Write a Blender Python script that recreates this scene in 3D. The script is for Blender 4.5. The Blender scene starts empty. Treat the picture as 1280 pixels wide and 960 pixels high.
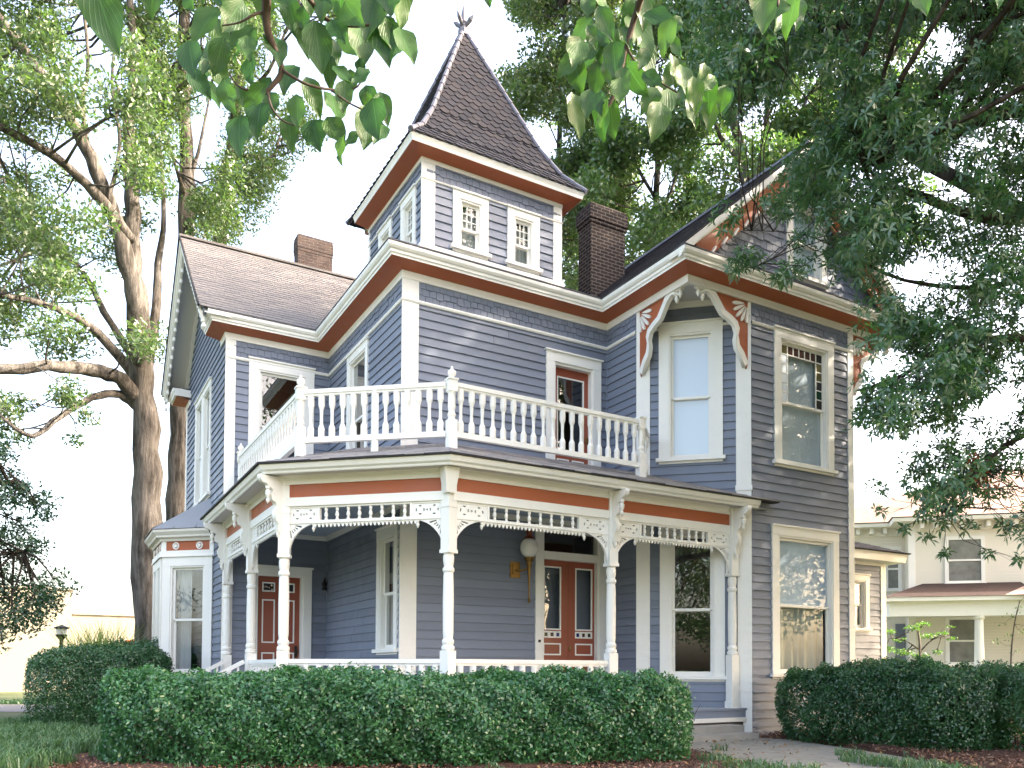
import bpy, math, random
import numpy as np
from mathutils import Vector, Matrix
random.seed(7); rng = np.random.default_rng(11)
scene = bpy.context.scene
COL = scene.collection
rad = math.radians

# ------------------------------------------------------------------ camera
FPX, PCX, PCY, CAMH = 1046.95, 711.9, 805.6, 1.0
yaw, pitch, roll = rad(58.144), rad(1.732), rad(0.179)
_f0 = Vector((math.cos(yaw), math.sin(yaw), 0)); _r0 = Vector((math.sin(yaw), -math.cos(yaw), 0)); _u0 = Vector((0, 0, 1))
_f = _f0 * math.cos(pitch) + _u0 * math.sin(pitch); _u = -_f0 * math.sin(pitch) + _u0 * math.cos(pitch)
_r = _r0 * math.cos(roll) + _u * math.sin(roll); _u2 = -_r0 * math.sin(roll) + _u * math.cos(roll)
CAMP = Vector((0, 0, CAMH))
cam_d = bpy.data.cameras.new('camera'); cam = bpy.data.objects.new('camera', cam_d); COL.objects.link(cam)
Mx = Matrix((( _r.x, _u2.x, -_f.x, 0), (_r.y, _u2.y, -_f.y, 0), (_r.z, _u2.z, -_f.z, CAMH), (0, 0, 0, 1)))
cam.matrix_world = Mx
cam_d.sensor_width = 36; cam_d.lens = FPX / 1280 * 36
cam_d.shift_x = (640 - PCX) / 1280; cam_d.shift_y = (PCY - 480) / 1280
cam_d.clip_start = 0.1; cam_d.clip_end = 3000
scene.camera = cam

def at(px, py, d):
    """world point d metres deep in front of the viewpoint"""
    return CAMP + _r * ((px - PCX) / FPX * d) + _u2 * (-(py - PCY) / FPX * d) + _f * d
def gat(px, d, z=-0.2):
    """ground point at depth d along the direction px"""
    p = at(px, 837, d); return Vector((p.x, p.y, z))
_Mn = np.array([[_r.x, _r.y, _r.z], [_u2.x, _u2.y, _u2.z], [_f.x, _f.y, _f.z]])
def projn(P):
    v = (P - np.array([0, 0, CAMH])) @ _Mn.T
    d = np.where(np.abs(v[:, 2]) < 1e-4, 1e-4, v[:, 2])
    return PCX + FPX * v[:, 0] / d, PCY - FPX * v[:, 1] / d, v[:, 2]

# ------------------------------------------------------------------ materials
def newmat(name):
    m = bpy.data.materials.new(name); m.use_nodes = True
    nt = m.node_tree; nt.nodes.clear()
    out = nt.nodes.new('ShaderNodeOutputMaterial')
    return m, nt, nt.nodes, nt.links, out
def N(nt, t, **kw):
    n = nt.nodes.new(t)
    for k, v in kw.items():
        if k in ('operation', 'blend_type', 'data_type', 'feature', 'wave_type', 'bands_direction', 'noise_dimensions', 'offset', 'squash', 'interpolation_type'): setattr(n, k, v)
    return n
def mix_rgb(nt, fac, a, b, blend='MIX'):
    n = nt.nodes.new('ShaderNodeMix'); n.data_type = 'RGBA'; n.blend_type = blend
    for s, v in ((n.inputs[0], fac), (n.inputs[6], a), (n.inputs[7], b)):
        if hasattr(v, 'is_output'): nt.links.new(v, s)
        elif isinstance(v, (int, float)): s.default_value = v
        else: s.default_value = (*v, 1)
    return n.outputs[2]
def ramp(nt, val, stops):
    n = nt.nodes.new('ShaderNodeValToRGB'); nt.links.new(val, n.inputs[0])
    e = n.color_ramp.elements
    while len(e) < len(stops): e.new(0.5)
    for i, (p, c) in enumerate(stops):
        e[i].position = p; e[i].color = (*c, 1) if len(c) == 3 else c
    return n.outputs[0]
def noise(nt, scale, detail=4, vec=None, rough=0.6, mapscale=None):
    n = nt.nodes.new('ShaderNodeTexNoise'); n.inputs['Scale'].default_value = scale
    n.inputs['Detail'].default_value = detail; n.inputs['Roughness'].default_value = rough
    if vec is None:
        tc = nt.nodes.new('ShaderNodeTexCoord'); vec = tc.outputs['Object']
    if mapscale:
        mp = nt.nodes.new('ShaderNodeMapping'); mp.inputs['Scale'].default_value = mapscale
        nt.links.new(vec, mp.inputs[0]); vec = mp.outputs[0]
    nt.links.new(vec, n.inputs['Vector']); return n.outputs['Fac']
def island(nt):
    g = nt.nodes.new('ShaderNodeNewGeometry'); return g.outputs['Random Per Island']
def bump(nt, h, strength=0.3, dist=0.01):
    b = nt.nodes.new('ShaderNodeBump'); b.inputs['Strength'].default_value = strength; b.inputs['Distance'].default_value = dist
    nt.links.new(h, b.inputs['Height']); return b.outputs['Normal']
def principled(nt, out, col, rough=0.6, normal=None, spec=0.5, metal=0.0):
    p = nt.nodes.new('ShaderNodeBsdfPrincipled')
    if hasattr(col, 'is_output'): nt.links.new(col, p.inputs['Base Color'])
    else: p.inputs['Base Color'].default_value = (*col, 1)
    if hasattr(rough, 'is_output'): nt.links.new(rough, p.inputs['Roughness'])
    else: p.inputs['Roughness'].default_value = rough
    p.inputs['Specular IOR Level'].default_value = spec; p.inputs['Metallic'].default_value = metal
    if normal is not None: nt.links.new(normal, p.inputs['Normal'])
    nt.links.new(p.outputs[0], out.inputs[0]); return p

def m_paint(name, c, var=0.10, rough=0.5, dirt=0.25, dirtc=(0.30, 0.27, 0.23), isl=0.0):
    m, nt, ns, ln, out = newmat(name)
    n1 = noise(nt, 2.5, 5); n2 = noise(nt, 40, 3, mapscale=(0.15, 0.15, 1.0))
    c0 = tuple(x * (1 - var) for x in c); c1 = tuple(min(1, x * (1 + var)) for x in c)
    col = mix_rgb(nt, n1, c0, c1)
    f = ramp(nt, noise(nt, 7, 8, rough=0.75), [(0.55, (0, 0, 0)), (0.85, (dirt,) * 3)])
    col = mix_rgb(nt, f, col, tuple(a * 0.55 + b * 0.45 for a, b in zip(c, dirtc)))
    if isl:
        col = mix_rgb(nt, island(nt), col, tuple(x * (1 - isl) for x in c))
    r = ramp(nt, n1, [(0.3, (rough - 0.1,) * 3), (0.7, (rough + 0.15,) * 3)])
    principled(nt, out, col, r, bump(nt, n2, 0.25, 0.004), 0.4)
    return m
def m_simple(name, c, rough=0.6, metal=0.0, var=0.15, scale=8, spec=0.4, bs=0.2, bd=0.01):
    m, nt, ns, ln, out = newmat(name)
    n1 = noise(nt, scale, 5)
    col = mix_rgb(nt, n1, tuple(x * (1 - var) for x in c), tuple(min(1, x * (1 + var)) for x in c))
    principled(nt, out, col, rough, bump(nt, n1, bs, bd), spec, metal)
    return m
def m_tiles(name, cols, rough=0.85, streak=0.3):
    m, nt, ns, ln, out = newmat(name)
    st = [(i / max(1, len(cols) - 1), c) for i, c in enumerate(cols)]
    col = ramp(nt, island(nt), st)
    n1 = noise(nt, 1.3, 5); n2 = noise(nt, 60, 4)
    col = mix_rgb(nt, ramp(nt, n1, [(0.35, (0, 0, 0)), (0.75, (streak,) * 3)]), col, tuple(x * 1.5 for x in cols[0]))
    col = mix_rgb(nt, ramp(nt, n2, [(0.4, (0, 0, 0)), (0.8, (0.35,) * 3)]), col, tuple(x * 0.55 for x in cols[-1]))
    principled(nt, out, col, rough, bump(nt, n2, 0.5, 0.006), 0.3)
    return m
def m_glass(name, tint=(1, 1, 1), refl=1.0, wav=0.02, trans=(0.8, 0.84, 0.85)):
    m, nt, ns, ln, out = newmat(name)
    lw = ns.new('ShaderNodeLayerWeight'); pw = ns.new('ShaderNodeMath'); pw.operation = 'POWER'; ln.new(lw.outputs['Facing'], pw.inputs[0]); pw.inputs[1].default_value = 4.0
    fr = ns.new('ShaderNodeMath'); fr.operation = 'MULTIPLY_ADD'; ln.new(pw.outputs[0], fr.inputs[0]); fr.inputs[1].default_value = 0.85; fr.inputs[2].default_value = 0.10
    nz = noise(nt, 2.2, 2)
    b = bump(nt, nz, 0.12, wav)
    gl = ns.new('ShaderNodeBsdfGlossy'); gl.inputs['Roughness'].default_value = 0.01; gl.inputs[0].default_value = (*tint, 1)
    ln.new(b, gl.inputs['Normal'])
    tr = ns.new('ShaderNodeBsdfTransparent'); tr.inputs[0].default_value = (*trans, 1)
    mx = ns.new('ShaderNodeMixShader')
    mu = ns.new('ShaderNodeMath'); mu.operation = 'MULTIPLY'; mu.inputs[1].default_value = refl; mu.use_clamp = True
    ln.new(fr.outputs[0], mu.inputs[0]); ln.new(mu.outputs[0], mx.inputs[0])
    ln.new(tr.outputs[0], mx.inputs[1]); ln.new(gl.outputs[0], mx.inputs[2]); ln.new(mx.outputs[0], out.inputs[0])
    return m
def m_leaf(name, cols, transl=0.45, gloss=0.10, patch=1.1, grough=0.4, vein=False):
    m, nt, ns, ln, out = newmat(name)
    st = [(i / max(1, len(cols) - 1), c) for i, c in enumerate(cols)]
    col = ramp(nt, island(nt), st)
    n1 = noise(nt, patch, 3)
    col = mix_rgb(nt, ramp(nt, n1, [(0.3, (0, 0, 0)), (0.7, (0.45,) * 3)]), col, tuple(x * 1.25 for x in cols[-1]))
    nrm = None
    if vein:
        uv = ns.new('ShaderNodeUVMap')
        sp = ns.new('ShaderNodeSeparateXYZ'); ln.new(uv.outputs[0], sp.inputs[0])
        # curved side veins: |x| and y combined into one phase
        ab = N(nt, 'ShaderNodeMath', operation='ABSOLUTE'); ln.new(sp.outputs[0], ab.inputs[0])
        s1 = N(nt, 'ShaderNodeMath', operation='POWER'); ln.new(ab.outputs[0], s1.inputs[0]); s1.inputs[1].default_value = 0.6
        s2 = N(nt, 'ShaderNodeMath', operation='MULTIPLY_ADD'); ln.new(s1.outputs[0], s2.inputs[0]); s2.inputs[1].default_value = -0.8; ln.new(sp.outputs[1], s2.inputs[2])
        s3 = N(nt, 'ShaderNodeMath', operation='MULTIPLY'); ln.new(s2.outputs[0], s3.inputs[0]); s3.inputs[1].default_value = 42
        s4 = N(nt, 'ShaderNodeMath', operation='SINE'); ln.new(s3.outputs[0], s4.inputs[0])
        f = ramp(nt, s4.outputs[0], [(0.75, (0, 0, 0)), (1.0, (0.5,) * 3)])
        col = mix_rgb(nt, f, col, tuple(min(1, x * 1.9 + 0.01) for x in cols[-1]))
        mid = ramp(nt, ab.outputs[0], [(0.02, (0.6,) * 3), (0.06, (0, 0, 0))])
        col = mix_rgb(nt, mid, col, tuple(min(1, x * 2.2 + 0.01) for x in cols[-1]))
        nrm = bump(nt, f, 0.4, 0.003)
    df = ns.new('ShaderNodeBsdfDiffuse'); tl = ns.new('ShaderNodeBsdfTranslucent')
    ln.new(col, df.inputs[0])
    tc = mix_rgb(nt, 1.0, col, (1.3, 1.45, 0.65), 'MULTIPLY'); ln.new(tc, tl.inputs[0])
    mx = ns.new('ShaderNodeMixShader'); mx.inputs[0].default_value = transl
    ln.new(df.outputs[0], mx.inputs[1]); ln.new(tl.outputs[0], mx.inputs[2])
    gl = ns.new('ShaderNodeBsdfGlossy'); gl.inputs['Roughness'].default_value = grough
    m2 = ns.new('ShaderNodeMixShader'); m2.inputs[0].default_value = gloss
    ln.new(mx.outputs[0], m2.inputs[1]); ln.new(gl.outputs[0], m2.inputs[2]); ln.new(m2.outputs[0], out.inputs[0])
    if nrm is not None: ln.new(nrm, df.inputs['Normal']); ln.new(nrm, gl.inputs['Normal'])
    return m
def m_bark(name, c1, c2):
    m, nt, ns, ln, out = newmat(name)
    n1 = noise(nt, 9, 8, mapscale=(1, 1, 0.16), rough=0.7); n2 = noise(nt, 1.2, 3)
    col = mix_rgb(nt, ramp(nt, n1, [(0.35, (0, 0, 0)), (0.65, (1, 1, 1))]), c1, c2)
    n3 = noise(nt, 5.5, 6, mapscale=(1, 1, 0.12), rough=0.6)
    col = mix_rgb(nt, ramp(nt, n3, [(0.42, (0.85,) * 3), (0.54, (0, 0, 0))]), col, tuple(x * .45 for x in c1))
    col = mix_rgb(nt, ramp(nt, n2, [(0.4, (0, 0, 0)), (0.7, (0.4,) * 3)]), col, tuple(x * 1.2 for x in c2))
    principled(nt, out, col, 0.95, bump(nt, mix_rgb(nt, .5, n1, n3), 1.0, 0.12), 0.1)
    return m
def m_brick(name, c1, c2, mortar, sc=1.0):
    m, nt, ns, ln, out = newmat(name)
    uv = ns.new('ShaderNodeUVMap')
    b = ns.new('ShaderNodeTexBrick'); ln.new(uv.outputs[0], b.inputs['Vector'])
    b.inputs['Scale'].default_value = sc
    b.inputs['Brick Width'].default_value = 0.21; b.inputs['Row Height'].default_value = 0.075
    b.inputs['Mortar Size'].default_value = 0.009; b.inputs['Mortar Smooth'].default_value = 0.2; b.inputs['Bias'].default_value = -0.1
    b.inputs['Color1'].default_value = (*c1, 1); b.inputs['Color2'].default_value = (*c2, 1); b.inputs['Mortar'].default_value = (*mortar, 1)
    n2 = noise(nt, 9, 6)
    col = mix_rgb(nt, n2, b.outputs[0], mix_rgb(nt, 1.0, b.outputs[0], (0.55, 0.52, 0.5), 'MULTIPLY'))
    iv = N(nt, 'ShaderNodeMath', operation='SUBTRACT'); iv.inputs[0].default_value = 1; ln.new(b.outputs['Fac'], iv.inputs[1])
    principled(nt, out, col, 0.9, bump(nt, iv.outputs[0], 0.8, 0.012), 0.2)
    return m

M = {}
M['blue'] = m_paint('blue_grey_paint', (0.184, 0.215, 0.280), 0.10, 0.5, 0.38, (0.30, 0.30, 0.30), isl=0.16)
M['blue_flat'] = m_paint('blue_grey_trim_paint', (0.192, 0.224, 0.290), 0.07, 0.5, 0.2, (0.25, 0.25, 0.27))
M['blue_sh'] = m_paint('blue_grey_shingle_paint', (0.178, 0.207, 0.272), 0.10, 0.6, 0.3, (0.2, 0.2, 0.24), isl=0.16)
M['white'] = m_paint('white_paint', (0.80, 0.785, 0.74), 0.04, 0.45, 0.50, (0.42, 0.38, 0.31))
M['white_old'] = m_paint('weathered_white_paint', (0.74, 0.715, 0.66), 0.06, 0.55, 0.6, (0.36, 0.33, 0.28))
M['rust'] = m_paint('rust_brown_paint', (0.37, 0.098, 0.039), 0.12, 0.5, 0.25, (0.16, 0.07, 0.05))
M['rust_door'] = m_paint('rust_brown_door_paint', (0.27, 0.066, 0.036), 0.10, 0.4, 0.2, (0.12, 0.05, 0.04))
M['ceil'] = m_paint('pale_blue_ceiling_paint', (0.46, 0.54, 0.64), 0.05, 0.5, 0.1)
M['floor_paint'] = m_paint('pale_grey_floor_paint', (0.42, 0.43, 0.44), 0.06, 0.5, 0.3)
M['grey_paint'] = m_paint('pale_grey_soffit_paint', (0.60, 0.60, 0.60), 0.04, 0.5, 0.15)
M['slate'] = m_tiles('grey_slate', [(0.020, 0.021, 0.029), (0.030, 0.030, 0.039), (0.044, 0.039, 0.043), (0.025, 0.025, 0.033)])
M['slate_dark'] = m_tiles('dark_slate', [(0.042, 0.042, 0.055), (0.060, 0.058, 0.070), (0.078, 0.072, 0.080)])
M['shingle'] = m_tiles('grey_asphalt_shingle', [(0.145, 0.140, 0.142), (0.168, 0.160, 0.160), (0.190, 0.178, 0.172), (0.156, 0.150, 0.155)], streak=0.2)
M['porch_roof'] = m_tiles('weathered_porch_slate', [(0.23, 0.22, 0.235), (0.30, 0.285, 0.29), (0.40, 0.365, 0.33)])
M['flash'] = m_simple('lead_flashing', (0.14, 0.14, 0.17), 0.5, 0.3)
M['metal_roof'] = m_simple('grey_metal_roof', (0.26, 0.27, 0.29), 0.5, 0.2, 0.08, 3)
M['dark'] = m_simple('black_edge', (0.02, 0.02, 0.022), 0.8)
M['iron'] = m_simple('dark_iron', (0.03, 0.026, 0.024), 0.5, 0.6)
M['brass'] = m_simple('aged_brass', (0.22, 0.13, 0.04), 0.4, 0.7)
M['copper'] = m_simple('red_copper', (0.22, 0.055, 0.03), 0.4, 0.6)
M['globe'] = m_simple('opal_glass', (0.80, 0.78, 0.74), 0.15, 0.0, 0.03)
M['glass'] = m_glass('old_window_glass', refl=1.15, wav=0.004)
M['glass_low'] = m_glass('low_reflection_window_glass', refl=0.3, wav=0.003)  # reflections weakened for the lower right window
M['glass_dim'] = m_glass('dim_window_glass', refl=0.9, wav=0.004)
M['shade'] = m_simple('pale_window_shade', (0.72, 0.80, 0.88), 0.7, 0, 0.03, 1.0)
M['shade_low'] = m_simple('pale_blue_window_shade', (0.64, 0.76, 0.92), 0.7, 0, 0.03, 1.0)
M['curtain'] = m_simple('lace_curtain', (0.55, 0.56, 0.55), 0.9, 0, 0.08, 3)
M['reflect_curtain'] = m_simple('olive_reflection_curtain', (0.44, 0.46, 0.42), 0.9, 0, 0.25, 2.5)  # olive grey stands in for trees reflected in the pane
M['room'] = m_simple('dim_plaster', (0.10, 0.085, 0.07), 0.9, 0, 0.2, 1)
M['screen'] = m_simple('grey_window_screen', (0.17, 0.19, 0.24), 0.6, 0, 0.25, 3)
M['stain_r'] = m_simple('red_stained_glass', (0.075, 0.040, 0.036), 0.1)
M['stain_b'] = m_simple('blue_stained_glass', (0.015, 0.03, 0.16), 0.1)
M['stain_g'] = m_simple('green_stained_glass', (0.015, 0.05, 0.035), 0.1)
M['stain_y'] = m_simple('amber_stained_glass', (0.14, 0.125, 0.06), 0.1)
M['brick'] = m_brick('old_chimney_brick', (0.052, 0.038, 0.036), (0.028, 0.025, 0.028), (0.20, 0.17, 0.15))
M['brick_b'] = m_brick('brown_chimney_brick', (0.115, 0.082, 0.072), (0.080, 0.062, 0.060), (0.16, 0.14, 0.13))
M['concrete'] = m_simple('worn_concrete', (0.30, 0.285, 0.26), 0.9, 0, 0.25, 3, 0.2, 0.4, 0.01)

# ------------------------------------------------------------------ mesh building
class MB:
    def __init__(s): s.v = []; s.f = []; s.uv = []
    def vert(s, p): s.v.append(tuple(p)); return len(s.v) - 1
    def face(s, pts, uvs=None):
        b = len(s.v); s.v.extend(tuple(p) for p in pts); s.f.append(tuple(range(b, b + len(pts))))
        s.uv.extend(uvs if uvs else [(0, 0)] * len(pts))
    def hexa(s, P):
        """P: 8 points, bottom 4 ccw then top 4; shared verts so the box is one island"""
        b = len(s.v); s.v.extend(tuple(p) for p in P)
        for f in ((3, 2, 1, 0), (4, 5, 6, 7), (0, 1, 5, 4), (1, 2, 6, 5), (2, 3, 7, 6), (3, 0, 4, 7)):
            s.f.append(tuple(b + i for i in f))
            q = [Vector(P[i]) for i in f]
            e = (q[1] - q[0]); L = e.length; h = (q[3] - q[0]).length
            a = q[0]; hor = Vector((a.x + a.y, a.z))
            s.uv.extend([(a.x + a.y, a.z), (a.x + a.y + L, a.z), (a.x + a.y + L, a.z + h), (a.x + a.y, a.z + h)])
    def box(s, x0, x1, y0, y1, z0, z1):
        s.hexa([(x0, y0, z0), (x1, y0, z0), (x1, y1, z0), (x0, y1, z0), (x0, y0, z1), (x1, y0, z1), (x1, y1, z1), (x0, y1, z1)])
    def fbox(s, fr, u0, u1, z0, z1, n0, n1):
        s.hexa([fr(u0, z0, n1), fr(u1, z0, n1), fr(u1, z0, n0), fr(u0, z0, n0), fr(u0, z1, n1), fr(u1, z1, n1), fr(u1, z1, n0), fr(u0, z1, n0)])
    def bar(s, a, b, w, h, up=Vector((0, 0, 1))):
        a = Vector(a); b = Vector(b); d = (b - a).normalized(); x = d.cross(up)
        if x.length < 1e-4: x = Vector((1, 0, 0))
        x.normalize(); y = x.cross(d)
        x *= w / 2; y *= h / 2
        s.hexa([a - x - y, b - x - y, b + x - y, a + x - y, a - x + y, b - x + y, b + x + y, a + x + y])
    def tube(s, pts, rads, n=8, cap=True):
        pts = [Vector(p) for p in pts]; rings = []
        ref = Vector((0.31, 0.17, 0.93))
        for i, p in enumerate(pts):
            d = (pts[min(i + 1, len(pts) - 1)] - pts[max(i - 1, 0)]).normalized()
            x = d.cross(ref)
            if x.length < 0.15: x = d.cross(Vector((1, 0, 0)))
            x.normalize(); y = d.cross(x)
            b = len(s.v)
            for k in range(n):
                a = 2 * math.pi * k / n; s.v.append(tuple(p + (x * math.cos(a) + y * math.sin(a)) * rads[i]))
            rings.append(b)
        for i in range(len(rings) - 1):
            for k in range(n):
                a, b = rings[i], rings[i + 1]; k2 = (k + 1) % n
                s.f.append((a + k, a + k2, b + k2, b + k)); s.uv.extend([(0, 0)] * 4)
        if cap:
            s.f.append(tuple(rings[0] + k for k in range(n))[::-1]); s.uv.extend([(0, 0)] * n)
            s.f.append(tuple(rings[-1] + k for k in range(n))); s.uv.extend([(0, 0)] * n)
    def lathe(s, base, prof, n=14, phase=0.0):
        """prof: list of (r, z) going up from base"""
        base = Vector(base); rings = []
        for r, z in prof:
            b = len(s.v)
            for k in range(n):
                a = 2 * math.pi * k / n + phase; s.v.append((base.x + r * math.cos(a), base.y + r * math.sin(a), base.z + z))
            rings.append(b)
        for i in range(len(rings) - 1):
            for k in range(n):
                a, b = rings[i], rings[i + 1]; k2 = (k + 1) % n
                s.f.append((a + k, a + k2, b + k2, b + k)); s.uv.extend([(0, 0)] * 4)
        s.f.append(tuple(rings[0] + k for k in range(n))[::-1]); s.uv.extend([(0, 0)] * n)
        s.f.append(tuple(rings[-1] + k for k in range(n))); s.uv.extend([(0, 0)] * n)
    def sweep(s, path, prof, cap=False):
        """plan path (seen from outside left to right), profile of (outward offset, z)"""
        path = [Vector(p) for p in path]; n = len(path); mit = []
        for i in range(n):
            def nrm(a, b): d = (b - a).normalized(); return Vector((d.y, -d.x))
            if i == 0: m = nrm(path[0], path[1])
            elif i == n - 1: m = nrm(path[-2], path[-1])
            else:
                a = nrm(path[i - 1], path[i]); b = nrm(path[i], path[i + 1]); m = (a + b); m = m / max(0.2, m.dot(a))
            mit.append(m)
        for i in range(n - 1):
            for (o0, z0), (o1, z1) in zip(prof[:-1], prof[1:]):
                A = path[i] + mit[i] * o0; B = path[i + 1] + mit[i + 1] * o0; C = path[i + 1] + mit[i + 1] * o1; D = path[i] + mit[i] * o1
                s.face([(A.x, A.y, z0), (B.x, B.y, z0), (C.x, C.y, z1), (D.x, D.y, z1)])
        if cap:
            for i in (0, n - 1):
                s.face([((path[i] + mit[i] * o).x, (path[i] + mit[i] * o).y, z) for o, z in prof])
    def build(s, name, mat, parent=None, smooth=False):
        me = bpy.data.meshes.new(name); me.from_pydata(s.v, [], s.f); me.update()
        uvl = me.uv_layers.new(name='UVMap')
        if len(s.uv) == len(me.loops): uvl.data.foreach_set('uv', np.array(s.uv, dtype=np.float32).ravel())
        if smooth: me.polygons.foreach_set('use_smooth', [True] * len(me.polygons))
        me.materials.append(mat)
        o = bpy.data.objects.new(name, me); COL.objects.link(o)
        if parent is not None: o.parent = parent
        return o
def tag(o, label=None, cat=None, group=None, kind=None):
    if label: o['label'] = label
    if cat: o['category'] = cat
    if group: o['group'] = group
    if kind: o['kind'] = kind
    return o
def thing(name, label, cat, group=None, loc=(0, 0, 0), rz=0):
    o = bpy.data.objects.new(name, None); COL.objects.link(o); o.empty_display_size = 0.5
    o.location = loc; o.rotation_euler = (0, 0, rz); return tag(o, label, cat, group)
def dupe(o, parent, loc=None):
    c = o.copy(); COL.objects.link(c); c.parent = parent
    if loc is not None: c.location = loc
    return c
def curve_plate(name, loops, thick, matrix, mat, parent):
    """flat plate with holes: loops in (u, v); first is the outline"""
    cu = bpy.data.curves.new(name, 'CURVE'); cu.dimensions = '2D'; cu.fill_mode = 'BOTH'; cu.extrude = thick / 2
    for lp in loops:
        sp = cu.splines.new('POLY'); sp.points.add(len(lp) - 1)
        for i, (x, y) in enumerate(lp): sp.points[i].co = (x, y, 0, 1)
        sp.use_cyclic_u = True
    tmp = bpy.data.objects.new('tmp', cu); COL.objects.link(tmp)
    dg = bpy.context.evaluated_depsgraph_get(); me = bpy.data.meshes.new_from_object(tmp.evaluated_get(dg)); me.name = name
    bpy.data.objects.remove(tmp); bpy.data.curves.remove(cu)
    me.transform(matrix); me.materials.clear(); me.materials.append(mat)
    o = bpy.data.objects.new(name, me); COL.objects.link(o); o.parent = parent
    return o

def settle(root, base):
    """move a thing's empty to its base; its parts were modelled in place"""
    root.location = base
    inv = Matrix.Translation(-Vector(base))
    for c in root.children: c.matrix_parent_inverse = inv

class Fr:
    """wall frame: u runs left to right seen from outside, n points outwards"""
    def __init__(s, p0, p1, z=0.0):
        s.p0 = Vector(p0); s.d = (Vector(p1) - s.p0); s.L = s.d.length; s.d.normalize(); s.n = Vector((s.d.y, -s.d.x))
    def __call__(s, u, z, n=0.0):
        q = s.p0 + s.d * u + s.n * n; return (q.x, q.y, z)
    def mat(s, u=0, z=0, n=0):
        """local x=u, y=z, z=outward"""
        q = s(u, z, n)
        return Matrix(((s.d.x, 0, s.n.x, q[0]), (s.d.y, 0, s.n.y, q[1]), (0, 1, 0, q[2]), (0, 0, 0, 1)))

def siding(mb, fr, u0, u1, z0, z1, ops=(), lim=None, e=0.158, t=0.024):
    """clapboards with real butts; ops = openings (ua, ub, za, zb); lim(z)->(lo,hi) for gables"""
    z = z0
    while z < z1 - 1e-4:
        zt = min(z + e, z1)
        cuts = sorted({z, zt} | {c for o in ops for c in (o[2], o[3]) if z < c < zt})
        jt = t * random.uniform(0.85, 1.1)
        for a, b in zip(cuts[:-1], cuts[1:]):
            mid = (a + b) / 2
            segs = [(u0, u1)]
            for o in ops:
                if o[2] < mid < o[3]:
                    ns = []
                    for s0, s1 in segs:
                        if o[1] <= s0 or o[0] >= s1: ns.append((s0, s1)); continue
                        if o[0] > s0: ns.append((s0, o[0]))
                        if o[1] < s1: ns.append((o[1], s1))
                    segs = ns
            na = 0.004 + jt * (1 - (a - z) / e); nb = 0.004 + jt * (1 - (b - z) / e)
            if not lim:
                q = []
                for s0, s1 in segs:
                    p0 = s0
                    while s1 - p0 > 3.0:
                        c_ = p0 + random.uniform(1.4, 3.4)
                        if s1 - c_ < .4: break
                        q.append((p0, c_ - .003)); p0 = c_ + .003
                    q.append((p0, s1))
                segs = q
            for s0, s1 in segs:
                if lim:
                    l0, h0 = lim(a); l1, h1 = lim(b)
                    sa, sb = max(s0, l0), min(s1, h0); ta, tb = max(s0, l1), min(s1, h1)
                    if sa >= sb: continue
                    if ta > tb: ta = tb = (ta + tb) / 2
                else: sa = ta = s0; sb = tb = s1
                B = len(mb.v)
                mb.v.extend([fr(sa, a, 0), fr(sb, a, 0), fr(sa, a, na), fr(sb, a, na), fr(ta, b, nb), fr(tb, b, nb)])
                mb.f.append((B + 2, B + 3, B + 5, B + 4)); mb.uv.extend([(0, 0)] * 4)
                if a == z: mb.f.append((B + 0, B + 1, B + 3, B + 2)); mb.uv.extend([(0, 0)] * 4)
        z = zt

def tiles(mb, O, U, V, vlen, e, w, lim, t=0.015, jit=0.0, lap=1.6, shape='square', gap=0.006, skip=None, slip=0.0):
    """courses of individual shingles on a plane. lim(v)->(lo,hi) in u."""
    O = Vector(O); U = Vector(U).normalized(); V = Vector(V).normalized(); Nn = U.cross(V)
    rows = int(math.ceil(vlen / e))
    for r in range(rows):
        v0 = r * e; v1 = min(vlen, v0 + e * lap)
        lo, hi = lim(min(v0, vlen)); lo2, hi2 = lim(v1)
        if hi - lo < 0.02: continue
        off = (r % 2) * w * 0.5 + random.uniform(-.1, .1) * w * slip
        k = math.floor((lo - off) / w)
        while True:
            a = off + k * w; k += 1
            if a > hi: break
            b = a + w - gap
            a0, b0 = max(a, lo), min(b, hi)
            if b0 - a0 < 0.01: continue
            a1, b1 = min(max(a, lo2), hi2), max(min(b, hi2), lo2)
            if b1 < a1: a1 = b1 = (a1 + b1) / 2
            if skip and skip((a0 + b0) / 2, v0): continue
            dj = -random.uniform(0, jit)
            tt = t * random.uniform(0.8, 1.2)
            def P(u, v, n): return tuple(O + U * u + V * v + Nn * n)
            B = len(mb.v)
            if shape == 'square':
                mb.v.extend([P(a0, v0 + dj, -0.002), P(b0, v0 + dj, -0.002), P(a0, v0 + dj, tt), P(b0, v0 + dj, tt), P(a1, v1, 0.0), P(b1, v1, 0.0)])
                mb.f.extend([(B + 2, B + 3, B + 5, B + 4), (B, B + 1, B + 3, B + 2), (B, B + 2, B + 4), (B + 1, B + 5, B + 3)]); mb.uv.extend([(0, 0)] * 14)
            else:
                m = (a0 + b0) / 2; c = e * 0.42
                q = [(a0, v0 + c), (a0 + (b0 - a0) * .25, v0 + c * .15), (m, v0 + dj - c * .1), (b0 - (b0 - a0) * .25, v0 + c * .15), (b0, v0 + c)]
                bot = [P(x, y, -0.002) for x, y in q]; top = [P(x, y, tt * (1 - (y - v0) / (e * lap))) for x, y in q]
                mb.v.extend(bot + top + [P(a1, v1, 0), P(b1, v1, 0)])
                mb.f.append((B + 5, B + 6, B + 7, B + 8, B + 9, B + 11, B + 10)); mb.uv.extend([(0, 0)] * 7)
                for i in range(4): mb.f.append((B + i, B + i + 1, B + 6 + i, B + 5 + i)); mb.uv.extend([(0, 0)] * 4)

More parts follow.
